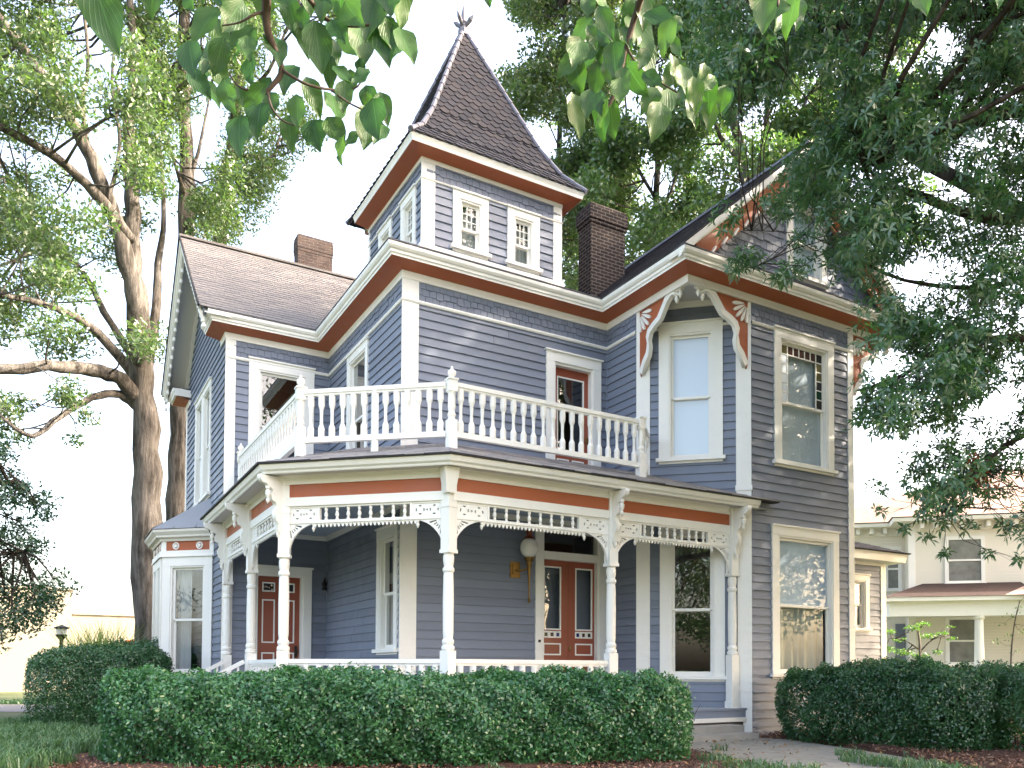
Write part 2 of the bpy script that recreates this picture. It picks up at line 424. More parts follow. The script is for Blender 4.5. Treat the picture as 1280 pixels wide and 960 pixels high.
# ================================================================== THE VICTORIAN HOUSE
Y0, Y1, Y2, X0, XT, X1, XK, XR, XRR, YB = 11.339, 13.871, 18.417, 3.03, 5.17, 9.496, 10.992, 13.8, 14.9, 24.22
YL = 12.835
GZ = -0.2; FZ = 0.31; SOF = 8.06
house = thing('victorian_house', 'blue-grey two-storey Victorian house with white trim, pointed slate tower and wrap-around porch', 'house')
H = house
fR = Fr((XK, Y0), (XR, Y0)); fC = Fr((X1, YL), (XK, Y0)); fI = Fr((X1, Y1), (X1, YL)); fT = Fr((XT, Y1), (X1, Y1))
fS = Fr((XT, Y2), (XT, Y1)); fW = Fr((X0, Y2), (XT, Y2)); fL = Fr((X0, YB), (X0, Y2))
fRC = Fr((XR, Y0), (XRR, Y0 + 1.1)); fRR = Fr((XRR, Y0 + 1.1), (XRR, YB)); fB = Fr((XRR, YB), (X0, YB))
def U(fr, x, y): return (Vector((x, y)) - fr.p0).dot(fr.d)

def casing(fr, u0, u1, z0, z1, cw=0.17, sill=True, hood=0.0, mat='white', d=0.045):
    mb = MB()
    mb.fbox(fr, u0, u0 + cw, z0 + (0.07 if sill else 0), z1 - cw, 0, d); mb.fbox(fr, u1 - cw, u1, z0 + (0.07 if sill else 0), z1 - cw, 0, d)
    mb.fbox(fr, u0 - .002, u1 + .002, z1 - cw, z1, 0, d + .004)
    mb.fbox(fr, u0 - .02, u1 + .02, z1, z1 + .03, 0, d + .035)
    iw = 0.035
    mb.fbox(fr, u0 + cw - .002, u0 + cw + iw, z0 + .07, z1 - cw - iw, -.14, d - .018); mb.fbox(fr, u1 - cw - iw, u1 - cw + .002, z0 + .07, z1 - cw - iw, -.14, d - .018)
    mb.fbox(fr, u0 + cw - .002, u1 - cw + .002, z1 - cw - iw, z1 - cw + .002, -.14, d - .016)
    if sill:
        mb.fbox(fr, u0 - .05, u1 + .05, z0 + .01, z0 + .075, -.14, d + .055); mb.fbox(fr, u0, u1, z0 - .03, z0 + .01, 0, d - .01)
    return mb
def curtain(fr, u0, u1, z0, z1, n, amp=.02, wl=.09):
    mb = MB(); k = max(4, int((u1 - u0) / wl * 6)); b = 0
    for i in range(k + 1):
        u = u0 + (u1 - u0) * i / k; nn = n + amp * math.sin(i / 6 * 2 * math.pi + math.sin(i * .31))
        mb.v.extend([fr(u, z0, nn), fr(u, z1, nn)])
        if i: mb.f.append((2 * i - 2, 2 * i, 2 * i + 1, 2 * i - 1)); mb.uv.extend([(0, 0)] * 4)
    return mb
OPEN = {}
def window(fr, key, u0, u1, z0, z1, cw=0.17, mid=0.5, shade=None, curt=None, cmat='curtain', muntin=None, qa=False, glass='glass', label=None, parent=None, lower_shade=None, n0=0.0):
    parent = parent or H
    OPEN.setdefault(key, []).append((u0 + cw * .6, u1 - cw * .6, z0 + .04, z1 - cw * .6))
    w = casing(fr, u0, u1, z0, z1, cw).build('window', M['white'], parent)
    if label: w['label'] = label
    iw = .035; a, b, c, d = u0 + cw + iw, u1 - cw - iw, z0 + .075, z1 - cw - iw
    m = c + (d - c) * mid; s = .05
    mb = MB()
    mb.fbox(fr, a, a + s, m, d, -.065, -.03); mb.fbox(fr, b - s, b, m, d, -.065, -.03); mb.fbox(fr, a + s, b - s, d - s, d, -.065, -.031); mb.fbox(fr, a + s, b - s, m - .02, m + .03, -.065, -.031)
    mb.fbox(fr, a, a + s, c, m, -.10, -.069); mb.fbox(fr, b - s, b, c, m, -.10, -.069); mb.fbox(fr, a + s, b - s, c, c + s + .03, -.10, -.068); mb.fbox(fr, a + s, b - s, m - .03, m, -.10, -.068)
    mb.build('sash', M['white'], w)
    mb = MB(); mb.face([fr(a + s, m + .03, -.05), fr(b - s, m + .03, -.05), fr(b - s, d - s, -.05), fr(a + s, d - s, -.05)]); mb.build('pane', M[glass], w)
    mb = MB(); mb.face([fr(a + s, c + s + .03, -.085), fr(b - s, c + s + .03, -.085), fr(b - s, m - .02, -.085), fr(a + s, m - .02, -.085)]); mb.build('pane', M[glass], w)
    if muntin:
        nx, nz = muntin; mb = MB()
        for i in range(1, nx): x = a + s + (b - a - 2 * s) * i / nx; mb.fbox(fr, x - .009, x + .009, m + .03, d - s, -.058, -.036)
        for i in range(1, nz): z = m + .03 + (d - s - m - .03) * i / nz; mb.fbox(fr, a + s, b - s, z - .009, z + .009, -.057, -.037)
        mb.build('muntin', M['white'], w)
    if qa:
        # border of small coloured lights round the upper sash
        g = .17; x0, x1, zz0, zz1 = a + s, b - s, m + .03, d - s; mb = MB(); k = 5; cols = {}
        mb.fbox(fr, x0 + g - .01, x0 + g + .01, zz0, zz1, -.058, -.036); mb.fbox(fr, x1 - g - .01, x1 - g + .01, zz0, zz1, -.058, -.036); mb.fbox(fr, x0, x1, zz1 - g - .01, zz1 - g + .01, -.057, -.035)
        for i in range(1, k): z = zz0 + (zz1 - g - zz0) * i / k; mb.fbox(fr, x0, x0 + g, z - .009, z + .009, -.057, -.037); mb.fbox(fr, x1 - g, x1, z - .009, z + .009, -.057, -.037)
        for i in range(1, 5): x = x0 + g + (x1 - x0 - 2 * g) * i / 5; mb.fbox(fr, x - .009, x + .009, zz1 - g, zz1, -.056, -.036)
        mb.build('muntin', M['white'], w)
        def cell(n_, p, q, r_, t_): cols.setdefault(n_, MB()).face([fr(p, r_, -.048), fr(q, r_, -.048), fr(q, t_, -.048), fr(p, t_, -.048)])
        for i in range(k):
            z = zz0 + (zz1 - g - zz0) * i / k; z2 = zz0 + (zz1 - g - zz0) * (i + 1) / k
            cell(['dark', 'stain_g', 'dark', 'stain_y', 'stain_y'][i], x1 - g, x1, z, z2); cell('shade', x0, x0 + g, z, z2)
        for i in range(5):
            x = x0 + g + (x1 - x0 - 2 * g) * i / 5; x2 = x0 + g + (x1 - x0 - 2 * g) * (i + 1) / 5; cell('stain_r', x, x2, zz1 - g, zz1)
        cell('stain_y', x0, x0 + g, zz1 - g, zz1); cell('dark', x1 - g, x1, zz1 - g, zz1)
        for kx, mm in cols.items(): mm.build('coloured_pane', M[kx], w)
    if shade:
        mb = MB(); zb = m if lower_shade is False else c
        mb.face([fr(a - .02, zb, -.125), fr(b + .02, zb, -.125), fr(b + .02, d + .03, -.125), fr(a - .02, d + .03, -.125)]); mb.build('window_shade', M[shade], w)
    if curt:
        q = {'both': [(a - .02, a + (b - a) * .33), (b - (b - a) * .33, b + .02)], 'left': [(a - .02, a + (b - a) * .45)], 'full': [(a - .02, b + .02)]}[curt]
        for p0, p1 in q: curtain(fr, p0, p1, c, d, -.2, *((.03, .22) if cmat == 'reflect_curtain' else (.02, .09))).build('curtain', M[cmat], w)
    return w

# ---- windows
uc = lambda x, y: U(fC, x, y)
window(fR, 'R', 11.58 - XK, 13.22 - XK, 4.90, 7.52, shade='shade', qa=True, mid=.5, label='upper window with a white-barred border of coloured lights above')
window(fR, 'R', 11.50 - XK, 13.34 - XK, .87, 3.73, shade='shade_low', mid=.5, lower_shade=False, curt='full', cmat='reflect_curtain', glass='glass_low')  # curtain added in place of the reflections in the lower pane
window(fC, 'C', .41, 1.61, 4.93, 7.57, cw=.19, shade='shade', mid=.49)
window(fC, 'C', .43, 1.64, .82, 3.75, cw=.19, mid=.47, shade=None)
window(fW, 'W', 3.464 - X0, 4.821 - X0, 4.90, 7.54, cw=.2)
window(fS, 'S', Y2 - 17.02, Y2 - 15.71, 4.75, 7.41, cw=.14, curt='both')
window(fS, 'S', Y2 - 15.05, Y2 - 13.97, 1.29, 3.56, cw=.17, mid=.5, curt='full')
window(fL, 'L', YB - 22.52, YB - 21.38, 4.90, 7.56, cw=.13, curt='full'); window(fL, 'L', YB - 21.36, YB - 20.19, 4.90, 7.56, cw=.13, curt='full')
# ---- doors: openings first
OPEN.setdefault('T', []).extend([(7.95 - XT, 9.30 - XT, FZ, 3.66), (8.15 - XT, 9.22 - XT, 4.55, 7.05)])
OPEN.setdefault('W', []).append((3.62 - X0, 4.70 - X0, FZ, 3.02))

def leafdoor(fr, u0, u1, z0, z1, lights, panels, stains=(), name='door_leaf', parent=None, nn=-.10, glass='glass_dim', handle=None, mat='rust_door', lab=None):
    """stile-and-rail leaf with real recesses: lights = glazed rects, panels = raised rects, both in (u0,u1,z0,z1) fractions"""
    W = u1 - u0; Hh = z1 - z0
    R = lambda q: (u0 + q[0] * W, u0 + q[1] * W, z0 + q[2] * Hh, z0 + q[3] * Hh)
    mb = MB(); rects = [R(q) for q in lights] + [R(q) for q in panels] + [R(q[:4]) for q in stains]
    zs = sorted({z0, z1} | {c for r in rects for c in r[2:]})
    for a, b in zip(zs[:-1], zs[1:]):
        if b - a < 1e-5: continue
        segs = [(u0, u1)]
        for r in rects:
            if r[2] < (a + b) / 2 < r[3]:
                ns = []
                for s0, s1 in segs:
                    if r[1] <= s0 or r[0] >= s1: ns.append((s0, s1)); continue
                    if r[0] > s0 + 1e-5: ns.append((s0, r[0]))
                    if r[1] < s1 - 1e-5: ns.append((r[1], s1))
                segs = ns
        for s0, s1 in segs: mb.fbox(fr, s0, s1, a, b, nn - .045, nn)
    L = mb.build(name, M[mat], parent)
    if lab: L['label'] = lab
    tr = MB(); t = .028
    for r in rects:
        a, b, c, d = r
        tr.fbox(fr, a, a + t, c, d, nn - .02, nn + .006); tr.fbox(fr, b - t, b, c, d, nn - .02, nn + .006); tr.fbox(fr, a + t, b - t, c, c + t, nn - .02, nn + .005); tr.fbox(fr, a + t, b - t, d - t, d, nn - .02, nn + .005)
    tr.build('white_moulding', M['white'], L)
    gm = MB()
    for q in lights: a, b, c, d = R(q); gm.face([fr(a, c, nn - .025), fr(b, c, nn - .025), fr(b, d, nn - .025), fr(a, d, nn - .025)])
    if lights: gm.build('pane', M[glass], L)
    pm = MB()
    for q in panels: a, b, c, d = R(q); pm.fbox(fr, a + t, b - t, c + t, d - t, nn - .04, nn - .012)
    if panels: pm.build('door_panel', M[mat], L)
    for q in stains:
        a, b, c, d = R(q[:4]); sm = MB(); sm.face([fr(a, c, nn - .02), fr(b, c, nn - .02), fr(b, d, nn - .02), fr(a, d, nn - .02)]); sm.build('coloured_pane', M[q[4]], L)
    return L
# front double door
mb = MB(); c0, c1 = 7.83 - XT, 9.46 - XT
mb.fbox(fT, c0, c0 + .17, FZ, 3.80, 0, .05); mb.fbox(fT, c1 - .17, c1, FZ, 3.80, 0, .05); mb.fbox(fT, c0 + .17, c1 - .17, 3.65, 3.80, 0, .052)
mb.fbox(fT, c0 + .17, c1 - .17, 3.13, 3.28, -.14, .03); mb.fbox(fT, c0 + .17, c0 + .20, FZ, 3.13, -.14, .02); mb.fbox(fT, c1 - .20, c1 - .17, FZ, 3.13, -.14, .02); mb.fbox(fT, c0 + .17, c1 - .17, FZ, FZ + .05, -.14, .06)
mb.fbox(fT, c0 + .17, c0 + .20, 3.28, 3.65, -.14, .02); mb.fbox(fT, c1 - .20, c1 - .17, 3.28, 3.65, -.14, .02)
dd = mb.build('front_door', M['white'], H); dd['label'] = 'double front door behind the porch with tall glass and a transom'
mb = MB(); mb.face([fT(c0 + .2, 3.28, -.09), fT(c1 - .2, 3.28, -.09), fT(c1 - .2, 3.65, -.09), fT(c0 + .2, 3.65, -.09)]); mb.build('transom_pane', M['glass_dim'], dd)
ua, ub = c0 + .2, c1 - .2; um = (ua + ub) / 2
for k, (p, q) in enumerate(((ua, um - .004), (um + .004, ub))):
    l0, l1 = (.08, .74) if k == 0 else (.26, .92)
    w3 = (l1 - l0) / 3
    leafdoor(fT, p, q, FZ + .05, 3.13, [(l0, l1, .51, .957)], [(l0, l1, .333, .418), (l0, l1, .06, .27)],
             [(l0 + w3 * i, l0 + w3 * (i + 1), .455, .502, [('stain_g', 'stain_r', 'stain_b'), ('stain_b', 'stain_r', 'dark')][k][i]) for i in range(3)], parent=dd, glass='glass_dim')
mb = MB(); mb.face([fT(ua, FZ, -.28), fT(ub, FZ, -.28), fT(ub, 3.1, -.28), fT(ua, 3.1, -.28)]); mb.build('lace_panel', M['screen'], dd)
mb = MB(); mb.lathe(fT(um + .045, 1.42, -.10), [(.02, -.05), (.03, 0), (.02, .05)], 8); mb.build('door_knob', M['brass'], dd)
mb = MB(); mb.fbox(fT, c0 + .06, c0 + .11, 1.52, 1.57, .05, .062); mb.build('door_bell', M['iron'], dd)
# side door in the left wing
mb = MB(); c0, c1 = 3.49 - X0, 4.82 - X0
mb.fbox(fW, c0, c0 + .17, FZ, 3.02, 0, .05); mb.fbox(fW, c1 - .17, c1, FZ, 3.02, 0, .05); mb.fbox(fW, c0, c1, 3.02, 3.15, 0, .054); mb.fbox(fW, c0 - .03, c1 + .03, 3.15, 3.19, 0, .09)
mb.fbox(fW, c0 + .17, c0 + .22, FZ, 2.97, -.12, .02); mb.fbox(fW, c1 - .22, c1 - .17, FZ, 2.97, -.12, .02); mb.fbox(fW, c0 + .17, c1 - .17, 2.97, 3.02, -.12, .02); mb.fbox(fW, c0 + .17, c1 - .17, FZ, FZ + .05, -.14, .05)
sd = mb.build('side_door', M['white'], H); sd['label'] = 'rust-brown side door with two tall white-edged panels at the left end of the porch'
leafdoor(fW, 3.71 - X0, 4.60 - X0, FZ + .05, 2.97, [(.12, .42, .875, .953), (.58, .88, .875, .953)], [(.12, .42, .457, .813), (.58, .88, .457, .813), (.12, .42, .08, .38), (.58, .88, .08, .38)], parent=sd)
mb = MB(); mb.lathe(fW(4.53 - X0, 1.38, -.06), [(.02, -.06), (.035, -.02), (.035, .02), (.02, .06)], 8); mb.fbox(fW, 4.50 - X0, 4.56 - X0, 1.25, 1.5, -.1, -.085); mb.build('door_knob', M['iron'], sd)
# balcony door
mb = MB(); c0, c1 = 8.05 - XT, 9.32 - XT; zb = 4.55
mb.fbox(fT, c0, c0 + .19, zb, 6.99, 0, .05); mb.fbox(fT, c1 - .19, c1, zb, 6.99, 0, .05); mb.fbox(fT, c0, c1, 6.99, 7.18, 0, .055); mb.fbox(fT, c0 - .03, c1 + .03, 7.18, 7.21, 0, .09)
mb.fbox(fT, c0 + .19, c0 + .22, zb, 6.94, -.12, .02); mb.fbox(fT, c1 - .22, c1 - .19, zb, 6.94, -.12, .02); mb.fbox(fT, c0 + .19, c1 - .19, 6.94, 6.99, -.12, .02)
bd = mb.build('balcony_door', M['white'], H); bd['label'] = 'rust-brown glazed door opening on to the balcony'
leafdoor(fT, c0 + .22, c1 - .22, zb + .03, 6.94, [(.12, .88, .30, .93)], [(.12, .46, .06, .24), (.54, .88, .06, .24)], parent=bd, glass='glass')
mb = MB(); mb.fbox(fT, c1 - .30, c1 - .26, 5.5, 5.62, -.06, -.02); mb.build('door_knob', M['brass'], bd)

# ---- siding walls
def wall(fr, key, u0, u1, z0, z1, lim=None):
    mb = MB(); siding(mb, fr, u0, u1, z0, z1, OPEN.get(key, ()), lim); return mb.build('siding_wall', M['blue'], H)
BZ = 7.47
for fr, key in ((fR, 'R'), (fC, 'C'), (fI, 'I'), (fT, 'T'), (fS, 'S'), (fW, 'W'), (fRC, 'RC'), (fRR, 'RR'), (fB, 'B')):
    wall(fr, key, 0, fr.L, GZ, BZ)
# left gable end (up to the ridge)
RY, RZ, EZ, OV = (Y2 + YB) / 2, 11.15, 8.275, 0.45
EYf = Y2 - OV
SL = (RZ - EZ) / (RY - EYf)
def gl(z):
    if z < SOF: return (0, fL.L)
    q = (RZ - .08 - z) / SL; c = YB - RY; return (c - q, c + q)
wall(fL, 'L', 0, fL.L, GZ, RZ - .1, gl)
# shingle band under the frieze on every wall
def band(fr, u0, u1, z0, z1, ops=()):
    mb = MB()
    mb.face([fr(u0, z0, .002), fr(u1, z0, .002), fr(u1, z1, .002), fr(u0, z1, .002)])
    sk = lambda u, v: any(o[0] < u < o[1] and o[2] < z0 + v < o[3] for o in ops)
    tiles(mb, fr(u0, z0, .006), (fr.d.x, fr.d.y, 0), (0, 0, 1), z1 - z0, .128, .135, lambda v: (0, u1 - u0), t=.026, jit=.035, gap=.008, skip=sk)
    return mb.build('shingle_band', M['blue_sh'], H)
for fr in (fR, fI, fT, fS, fW): band(fr, 0, fr.L, BZ + .05, 7.93)
band(fC, 0, fC.L, BZ + .03, 7.98)
band(fRC, 0, fRC.L, BZ + .05, 7.93)
# belt course
mb = MB(); 
for path in ([(X0, Y2), (XT, Y2), (XT, Y1), (X1, Y1), (X1, YL)], [(XK, Y0), (XR, Y0)]):
    mb.sweep(path, [(0, BZ - .015), (.045, BZ - .01), (.06, BZ + .02), (.045, BZ + .05), (0, BZ + .06)]); mb.build('belt_course', M['white'], H); mb = MB()
mb.fbox(fC, 0, .41, BZ, BZ + .045, 0, .04); mb.build('belt_course', M['white'], H); mb = MB(); mb.fbox(fC, 1.61, fC.L, BZ, BZ + .045, 0, .04)
mb.build('belt_course', M['white'], H)
# corner boards
def cboard(fr, u0, u1, z0, z1, n=.035, foot=0.0):
    mb = MB(); mb.fbox(fr, u0, u1, z0, z1, 0, n)
    if foot: mb.fbox(fr, u0 - .015, u1 + .015, foot, foot + .10, 0, n + .02)
    return mb.build('corner_board', M['white'], H)
cboard(fT, -.035, .27, 4.3, 7.92); cboard(fT, -.035, .27, FZ, 3.9)
cboard(fW, -.035, .17, GZ, 7.92)
cboard(fC, -.02, .24, 4.4, 7.92); cboard(fC, -.02, .24, FZ, 3.9)
cboard(fC, 1.85, fC.L + .012, 4.2, 7.92, .035, 4.33); cboard(fC, 1.87, fC.L + .012, GZ + .06, 4.0)
cboard(fR, fR.L - .15, fR.L + .012, GZ, 7.92); cboard(fRC, 0.0, .15, GZ, 7.92)
cboard(fRC, fRC.L - .15, fRC.L, GZ, 7.92); cboard(fL, -.03, .15, GZ, 7.9); cboard(fL, fL.L - .0, fL.L + .03, GZ, 7.9)
for fr, u in ((fI, 0), (fS, 0)):
    mb = MB(); mb.fbox(fr, u, u + .035, GZ, 7.9, 0, .03); mb.build('inner_corner_strip', M['blue_flat'], H)

# ---- main entablature
crown = [(.352, SOF - .008), (.357, SOF + .03), (.378, SOF + .04), (.382, SOF + .085), (.41, SOF + .10), (.435, SOF + .135), (.44, SOF + .19), (.20, SOF + .20)]
crown2 = crown
def entab(path, cap=False):
    mb = MB(); mb.sweep(path, [(.002, 7.86), (.045, 7.86), (.045, 7.975), (.055, 7.99), (.0, 7.991)], cap); mb.build('frieze_board', M['white'], H)
    mb = MB(); mb.sweep(path, [(.03, 7.992), (.353, SOF - .004)]); mb.build('soffit', M['rust'], H)
    mb = MB(); mb.sweep(path, crown, cap); mb.build('crown_moulding', M['white'], H)
    mb = MB(); mb.sweep(path, [(.3, SOF + .202), (.452, SOF + .203), (.452, SOF + .213), (.0, SOF + .216)]); mb.build('roof_edge', M['flash'], H)
MAINP = [(X0, Y2 + .55), (X0, Y2), (XT, Y2), (XT, Y1), (X1, Y1), (X1, Y0), (XRR, Y0), (XRR, YB), (X0, YB), (X0, YB - .62)]
entab(MAINP, True)
mb = MB(); mb.box(X0 - .40, X0 - .01, YB - .618, YB + .2, SOF + .004, SOF + .19); mb.build('eave_return', M['white'], H)
# ceiling over the cut-away corner and its white beam back
for tri in (((X1, YL), (X1, Y0), (XK, Y0)), ((XRR, Y0 + 1.1), (XR, Y0), (XRR, Y0))):
    mb = MB(); mb.face([(x, y, 7.985) for x, y in tri]); mb.build('corner_ceiling', M['grey_paint'], H)
mb = MB()
mb.box(X1 + .001, X1 + .10, Y0 + .001, YL, 7.90, 7.98); mb.box(X1 + .1, XK, Y0 + .001, Y0 + .10, 7.90, 7.98); mb.fbox(fC, .24, 1.85, 7.86, 7.98, 0, .06)
mb.box(XR, XRR, Y0 + .001, Y0 + .10, 7.90, 7.98); mb.build('corner_beam', M['white'], H)
# scroll brackets hanging at the cut-away corners
bo = [(0.0, 7.90), (0.0, 7.60), (.04, 7.2), (.12, 6.70), (.16, 6.62), (.15, 6.80), (.26, 6.86), (.34, 6.98), (.36, 7.12), (.33, 7.24), (.36, 7.36), (.50, 7.45), (.66, 7.50), (.78, 7.62), (.90, 7.78), (1.0, 7.83), (1.10, 7.80), (1.13, 7.90)]
bo = [(u, z - 0.0) for u, z in bo]
def corner_bracket(frb, flip):
    # frb: u measured from the post towards the corner
    rim = [(.10, 6.66), (.20, 6.84), (.31, 6.96), (.345, 7.12), (.31, 7.26), (.36, 7.38), (.50, 7.46), (.66, 7.52), (.76, 7.64), (.88, 7.79), (1.0, 7.85), (1.12, 7.82)]
    inner = [(u - .055, z + .05) for u, z in rim]
    red = [(0.0, 7.895), (0.02, 7.2), (.03, 6.75), (.07, 6.60)] + [(u - .03, z + .03) for u, z in rim] + [(1.12, 7.895)]
    if flip: red = [(-u, z) for u, z in red]; 
    mt = frb.mat(0, 0, -.03)
    o = curve_plate('scroll_bracket', [red], .045, mt, M['rust'], H)
    out = [(u + .02, z - .035) for u, z in rim]; band_ = out + inner[::-1]
    if flip: band_ = [(-u, z) for u, z in band_]
    curve_plate('bracket_rim', [band_], .09, frb.mat(0, 0, -.03), M['white'], o)
    # fan of petals in the upper corner
    for k in range(5):
        a = rad(-86 + k * 19); c = (.06, 7.82); L0, L1 = .08, .42 - .02 * abs(k - 2)
        pt = []
        for t_ in range(13):
            ph = math.pi * 2 * t_ / 12; ll = (L0 + L1) / 2 + (L1 - L0) / 2 * math.cos(ph); wd = (.014 + .030 * (ll - L0) / (L1 - L0)) * math.sin(ph)
            pt.append((c[0] + ll * math.cos(a) - wd * math.sin(a), c[1] + ll * math.sin(a) + wd * math.cos(a)))
        pt = pt[:-1]
        if flip: pt = [(-u, z) for u, z in pt]
        curve_plate('fan_petal', [pt], .03, frb.mat(0, 0, .008), M['white'], o)
    mb = MB(); s = -1 if flip else 1
    for uu, zt in ((1.10, 7.84), (1.20, 7.90)):
        q = frb(s * uu, zt, -.05); mb.lathe(q, [(.03, 0.06), (.03, 0), (.05, -.02), (.05, -.06), (.022, -.08), (.045, -.12), (.02, -.17), (.002, -.20)][::-1], 10)
    mb.fbox(frb, min(s * 1.06, s * 1.26), max(s * 1.06, s * 1.26), 7.84, 7.90, -.09, .0)
    mb.build('drop_pendant', M['white'], o)
fbr = Fr((XK, Y0), (XR, Y0)); fbl = Fr((X1, Y1), (X1, YL))
corner_bracket(Fr((XK - .02, Y0 - .0), (XR, Y0 - .0)), True)
corner_bracket(Fr((X1, YL - .02), (X1, Y0)), False)
corner_bracket(Fr((XR + .0, Y0), (XRR, Y0)), False)

# ---- roofs
def roof_plane(O, Ud, Vd, vlen, lim, mat='shingle', e=.145, w=.30, t=.012, **k):
    mb = MB(); Ov = Vector(O); Uv = Vector(Ud).normalized(); Vv = Vector(Vd).normalized()
    a, b = lim(0); c, d = lim(vlen)
    mb.face([Ov + Uv * a, Ov + Uv * b, Ov + Uv * d + Vv * vlen, Ov + Uv * c + Vv * vlen])
    tiles(mb, O, Ud, Vd, vlen, e, w, lim, t=t, **k)
    return mb.build('roof_slope', M[mat], H)
XG = 2.43
vl = math.hypot(RY - EYf, RZ - EZ)
roof_plane((XG, EYf, EZ), (1, 0, 0), (0, RY - EYf, RZ - EZ), vl, lambda v: (0, 12.3 - XG), 'shingle', slip=1, jit=.006)
roof_plane((12.3, YB + OV, EZ), (-1, 0, 0), (0, -(RY - EYf), RZ - EZ), vl, lambda v: (0, 12.3 - XG), 'shingle', e=.3, w=.6)
mb = MB(); mb.bar((XG - .02, RY, RZ + .02), (12, RY, RZ + .02), .16, .05); mb.build('ridge_cap', M['shingle'], H)
# right wing
CX_, CZ_ = 12.2, 11.09; ex0 = X1 - OV; ex1 = XRR + OV; FY = 10.97
vr = math.hypot(CX_ - ex0, CZ_ - EZ)
def limR(v):
    f = v / vr
    # lower courses stop at the pent cornice, upper ones run out to the rake
    return (-(22.5 - FY), 0) if v > .42 else (-(22.5 - (Y0 - OV)), 0)
roof_plane((ex0, 22.5, EZ), (0, -1, 0), (CX_ - ex0, 0, CZ_ - EZ), vr, lambda v: (0, 22.5 - FY), 'slate_dark', e=.17, w=.24, t=.02, jit=.02, slip=1)
roof_plane((ex1, FY, EZ), (0, 1, 0), (CX_ - ex1, 0, CZ_ - EZ), vr, lambda v: (0, 22.5 - FY), 'slate_dark', e=.3, w=.5)
mb = MB(); mb.bar((CX_, FY - .02, CZ_ + .02), (CX_, 22.5, CZ_ + .02), .14, .05); mb.build('ridge_cap', M['flash'], H)
# pent strip on top of the cornice
mb = MB(); mb.sweep([(X1, Y0), (XRR, Y0)], [(.44, EZ + .012), (-.02, EZ + .22)]); mb.build('pent_roof', M['flash'], H)
# right gable wall: fish-scale shingles
SR = (CZ_ - EZ) / (CX_ - ex0)
fG = Fr((X1, Y0), (XRR, Y0)); gc = CX_ - X1
GO = (11.93 - X1, 13.04 - X1, 8.62, 10.25)
mb = MB(); zt = CZ_ - .1
mb2v = lambda z: (zt - z) / SR
z0g = EZ + .12
mb.face([fG(gc - mb2v(z0g), z0g, 0), fG(GO[0] + .1, z0g, 0), fG(GO[0] + .1, zt - (gc - GO[0] - .1) * SR, 0)])
mb.face([fG(GO[1] - .1, z0g, 0), fG(gc + mb2v(z0g), z0g, 0), fG(GO[1] - .1, zt - (GO[1] - .1 - gc) * SR, 0)])
mb.face([fG(GO[0] + .1, z0g, 0), fG(GO[1] - .1, z0g, 0), fG(GO[1] - .1, GO[2] + .1, 0), fG(GO[0] + .1, GO[2] + .1, 0)])
mb.face([fG(GO[0] + .1, GO[3] - .1, 0), fG(GO[1] - .1, GO[3] - .1, 0), fG(gc, zt, 0)])
tiles(mb, fG(gc, z0g, .004), (1, 0, 0), (0, 0, 1), zt - z0g, .15, .16, lambda v: (-mb2v(z0g + v), mb2v(z0g + v)), t=.026, jit=.04,
      skip=lambda u, v: GO[0] < u + gc < GO[1] and GO[2] - .05 < v + z0g < GO[3])
mb.build('gable_shingles', M['blue_sh'], H)
window(fG, 'G', GO[0], GO[1], GO[2], GO[3], cw=.15, shade='shade')
def rake(P0, P1, ydir, specs, name='barge_board', parent=None):
    """boards hung under a sloping edge; specs = (drop0, drop1, depth0, depth1, mat)"""
    P0 = Vector(P0); P1 = Vector(P1); yd = Vector(ydir)
    for d0, d1, a, b, mt in specs:
        m_ = MB()
        q = [P0 + yd * a, P1 + yd * a, P1 + yd * b, P0 + yd * b]
        m_.hexa([p - Vector((0, 0, d1)) for p in q] + [p - Vector((0, 0, d0)) for p in q]); m_.build(name, M[mt], parent or H)
sp = [(.02, .15, 0, .10, 'white'), (.15, .19, .03, .12, 'white')]
spr = [(.19, .62, .16, .20, 'rust')]
rake((ex0 + .46, FY, EZ + .46 * SR), (CX_, FY, CZ_), (0, 1, 0), spr); rake((CX_, FY, CZ_), (ex1 - .62, FY, EZ + .62 * SR), (0, 1, 0), spr)
rake((ex0 + .02, FY, EZ + .02 * SR), (CX_, FY, CZ_), (0, 1, 0), sp); rake((CX_, FY, CZ_), (ex1 - .02, FY, EZ + .02 * SR), (0, 1, 0), sp)
sp2 = [(.62, .65, .14, .2, 'white')]
for s_ in (-1, 1):   # short white teeth along the lower edge of the rust board
    for k in range(9):
        f = .16 + k * .085; x = CX_ + s_ * (1 - f) * (CX_ - ex0); z = CZ_ - (1 - f) * (CZ_ - EZ)
        mb = MB(); q = Vector((x, FY + .13, z - .60))
        mb.bar(q, q + Vector((s_ * -.10, 0, .155)) , .03, .075, Vector((0, 1, 0))); mb.build('rake_tooth', M['white'], H)
mb = MB(); 
for s_ in (-1, 1):
    a = Vector((CX_ + s_ * (CX_ - ex0), FY + .1, EZ - .14)); b = Vector((CX_, FY + .1, CZ_ - .14)); dy = Vector((0, Y0 - FY - .1, 0)); mb.face([a, b, b + dy, a + dy])
mb.build('rake_soffit', M['white_old'], H)
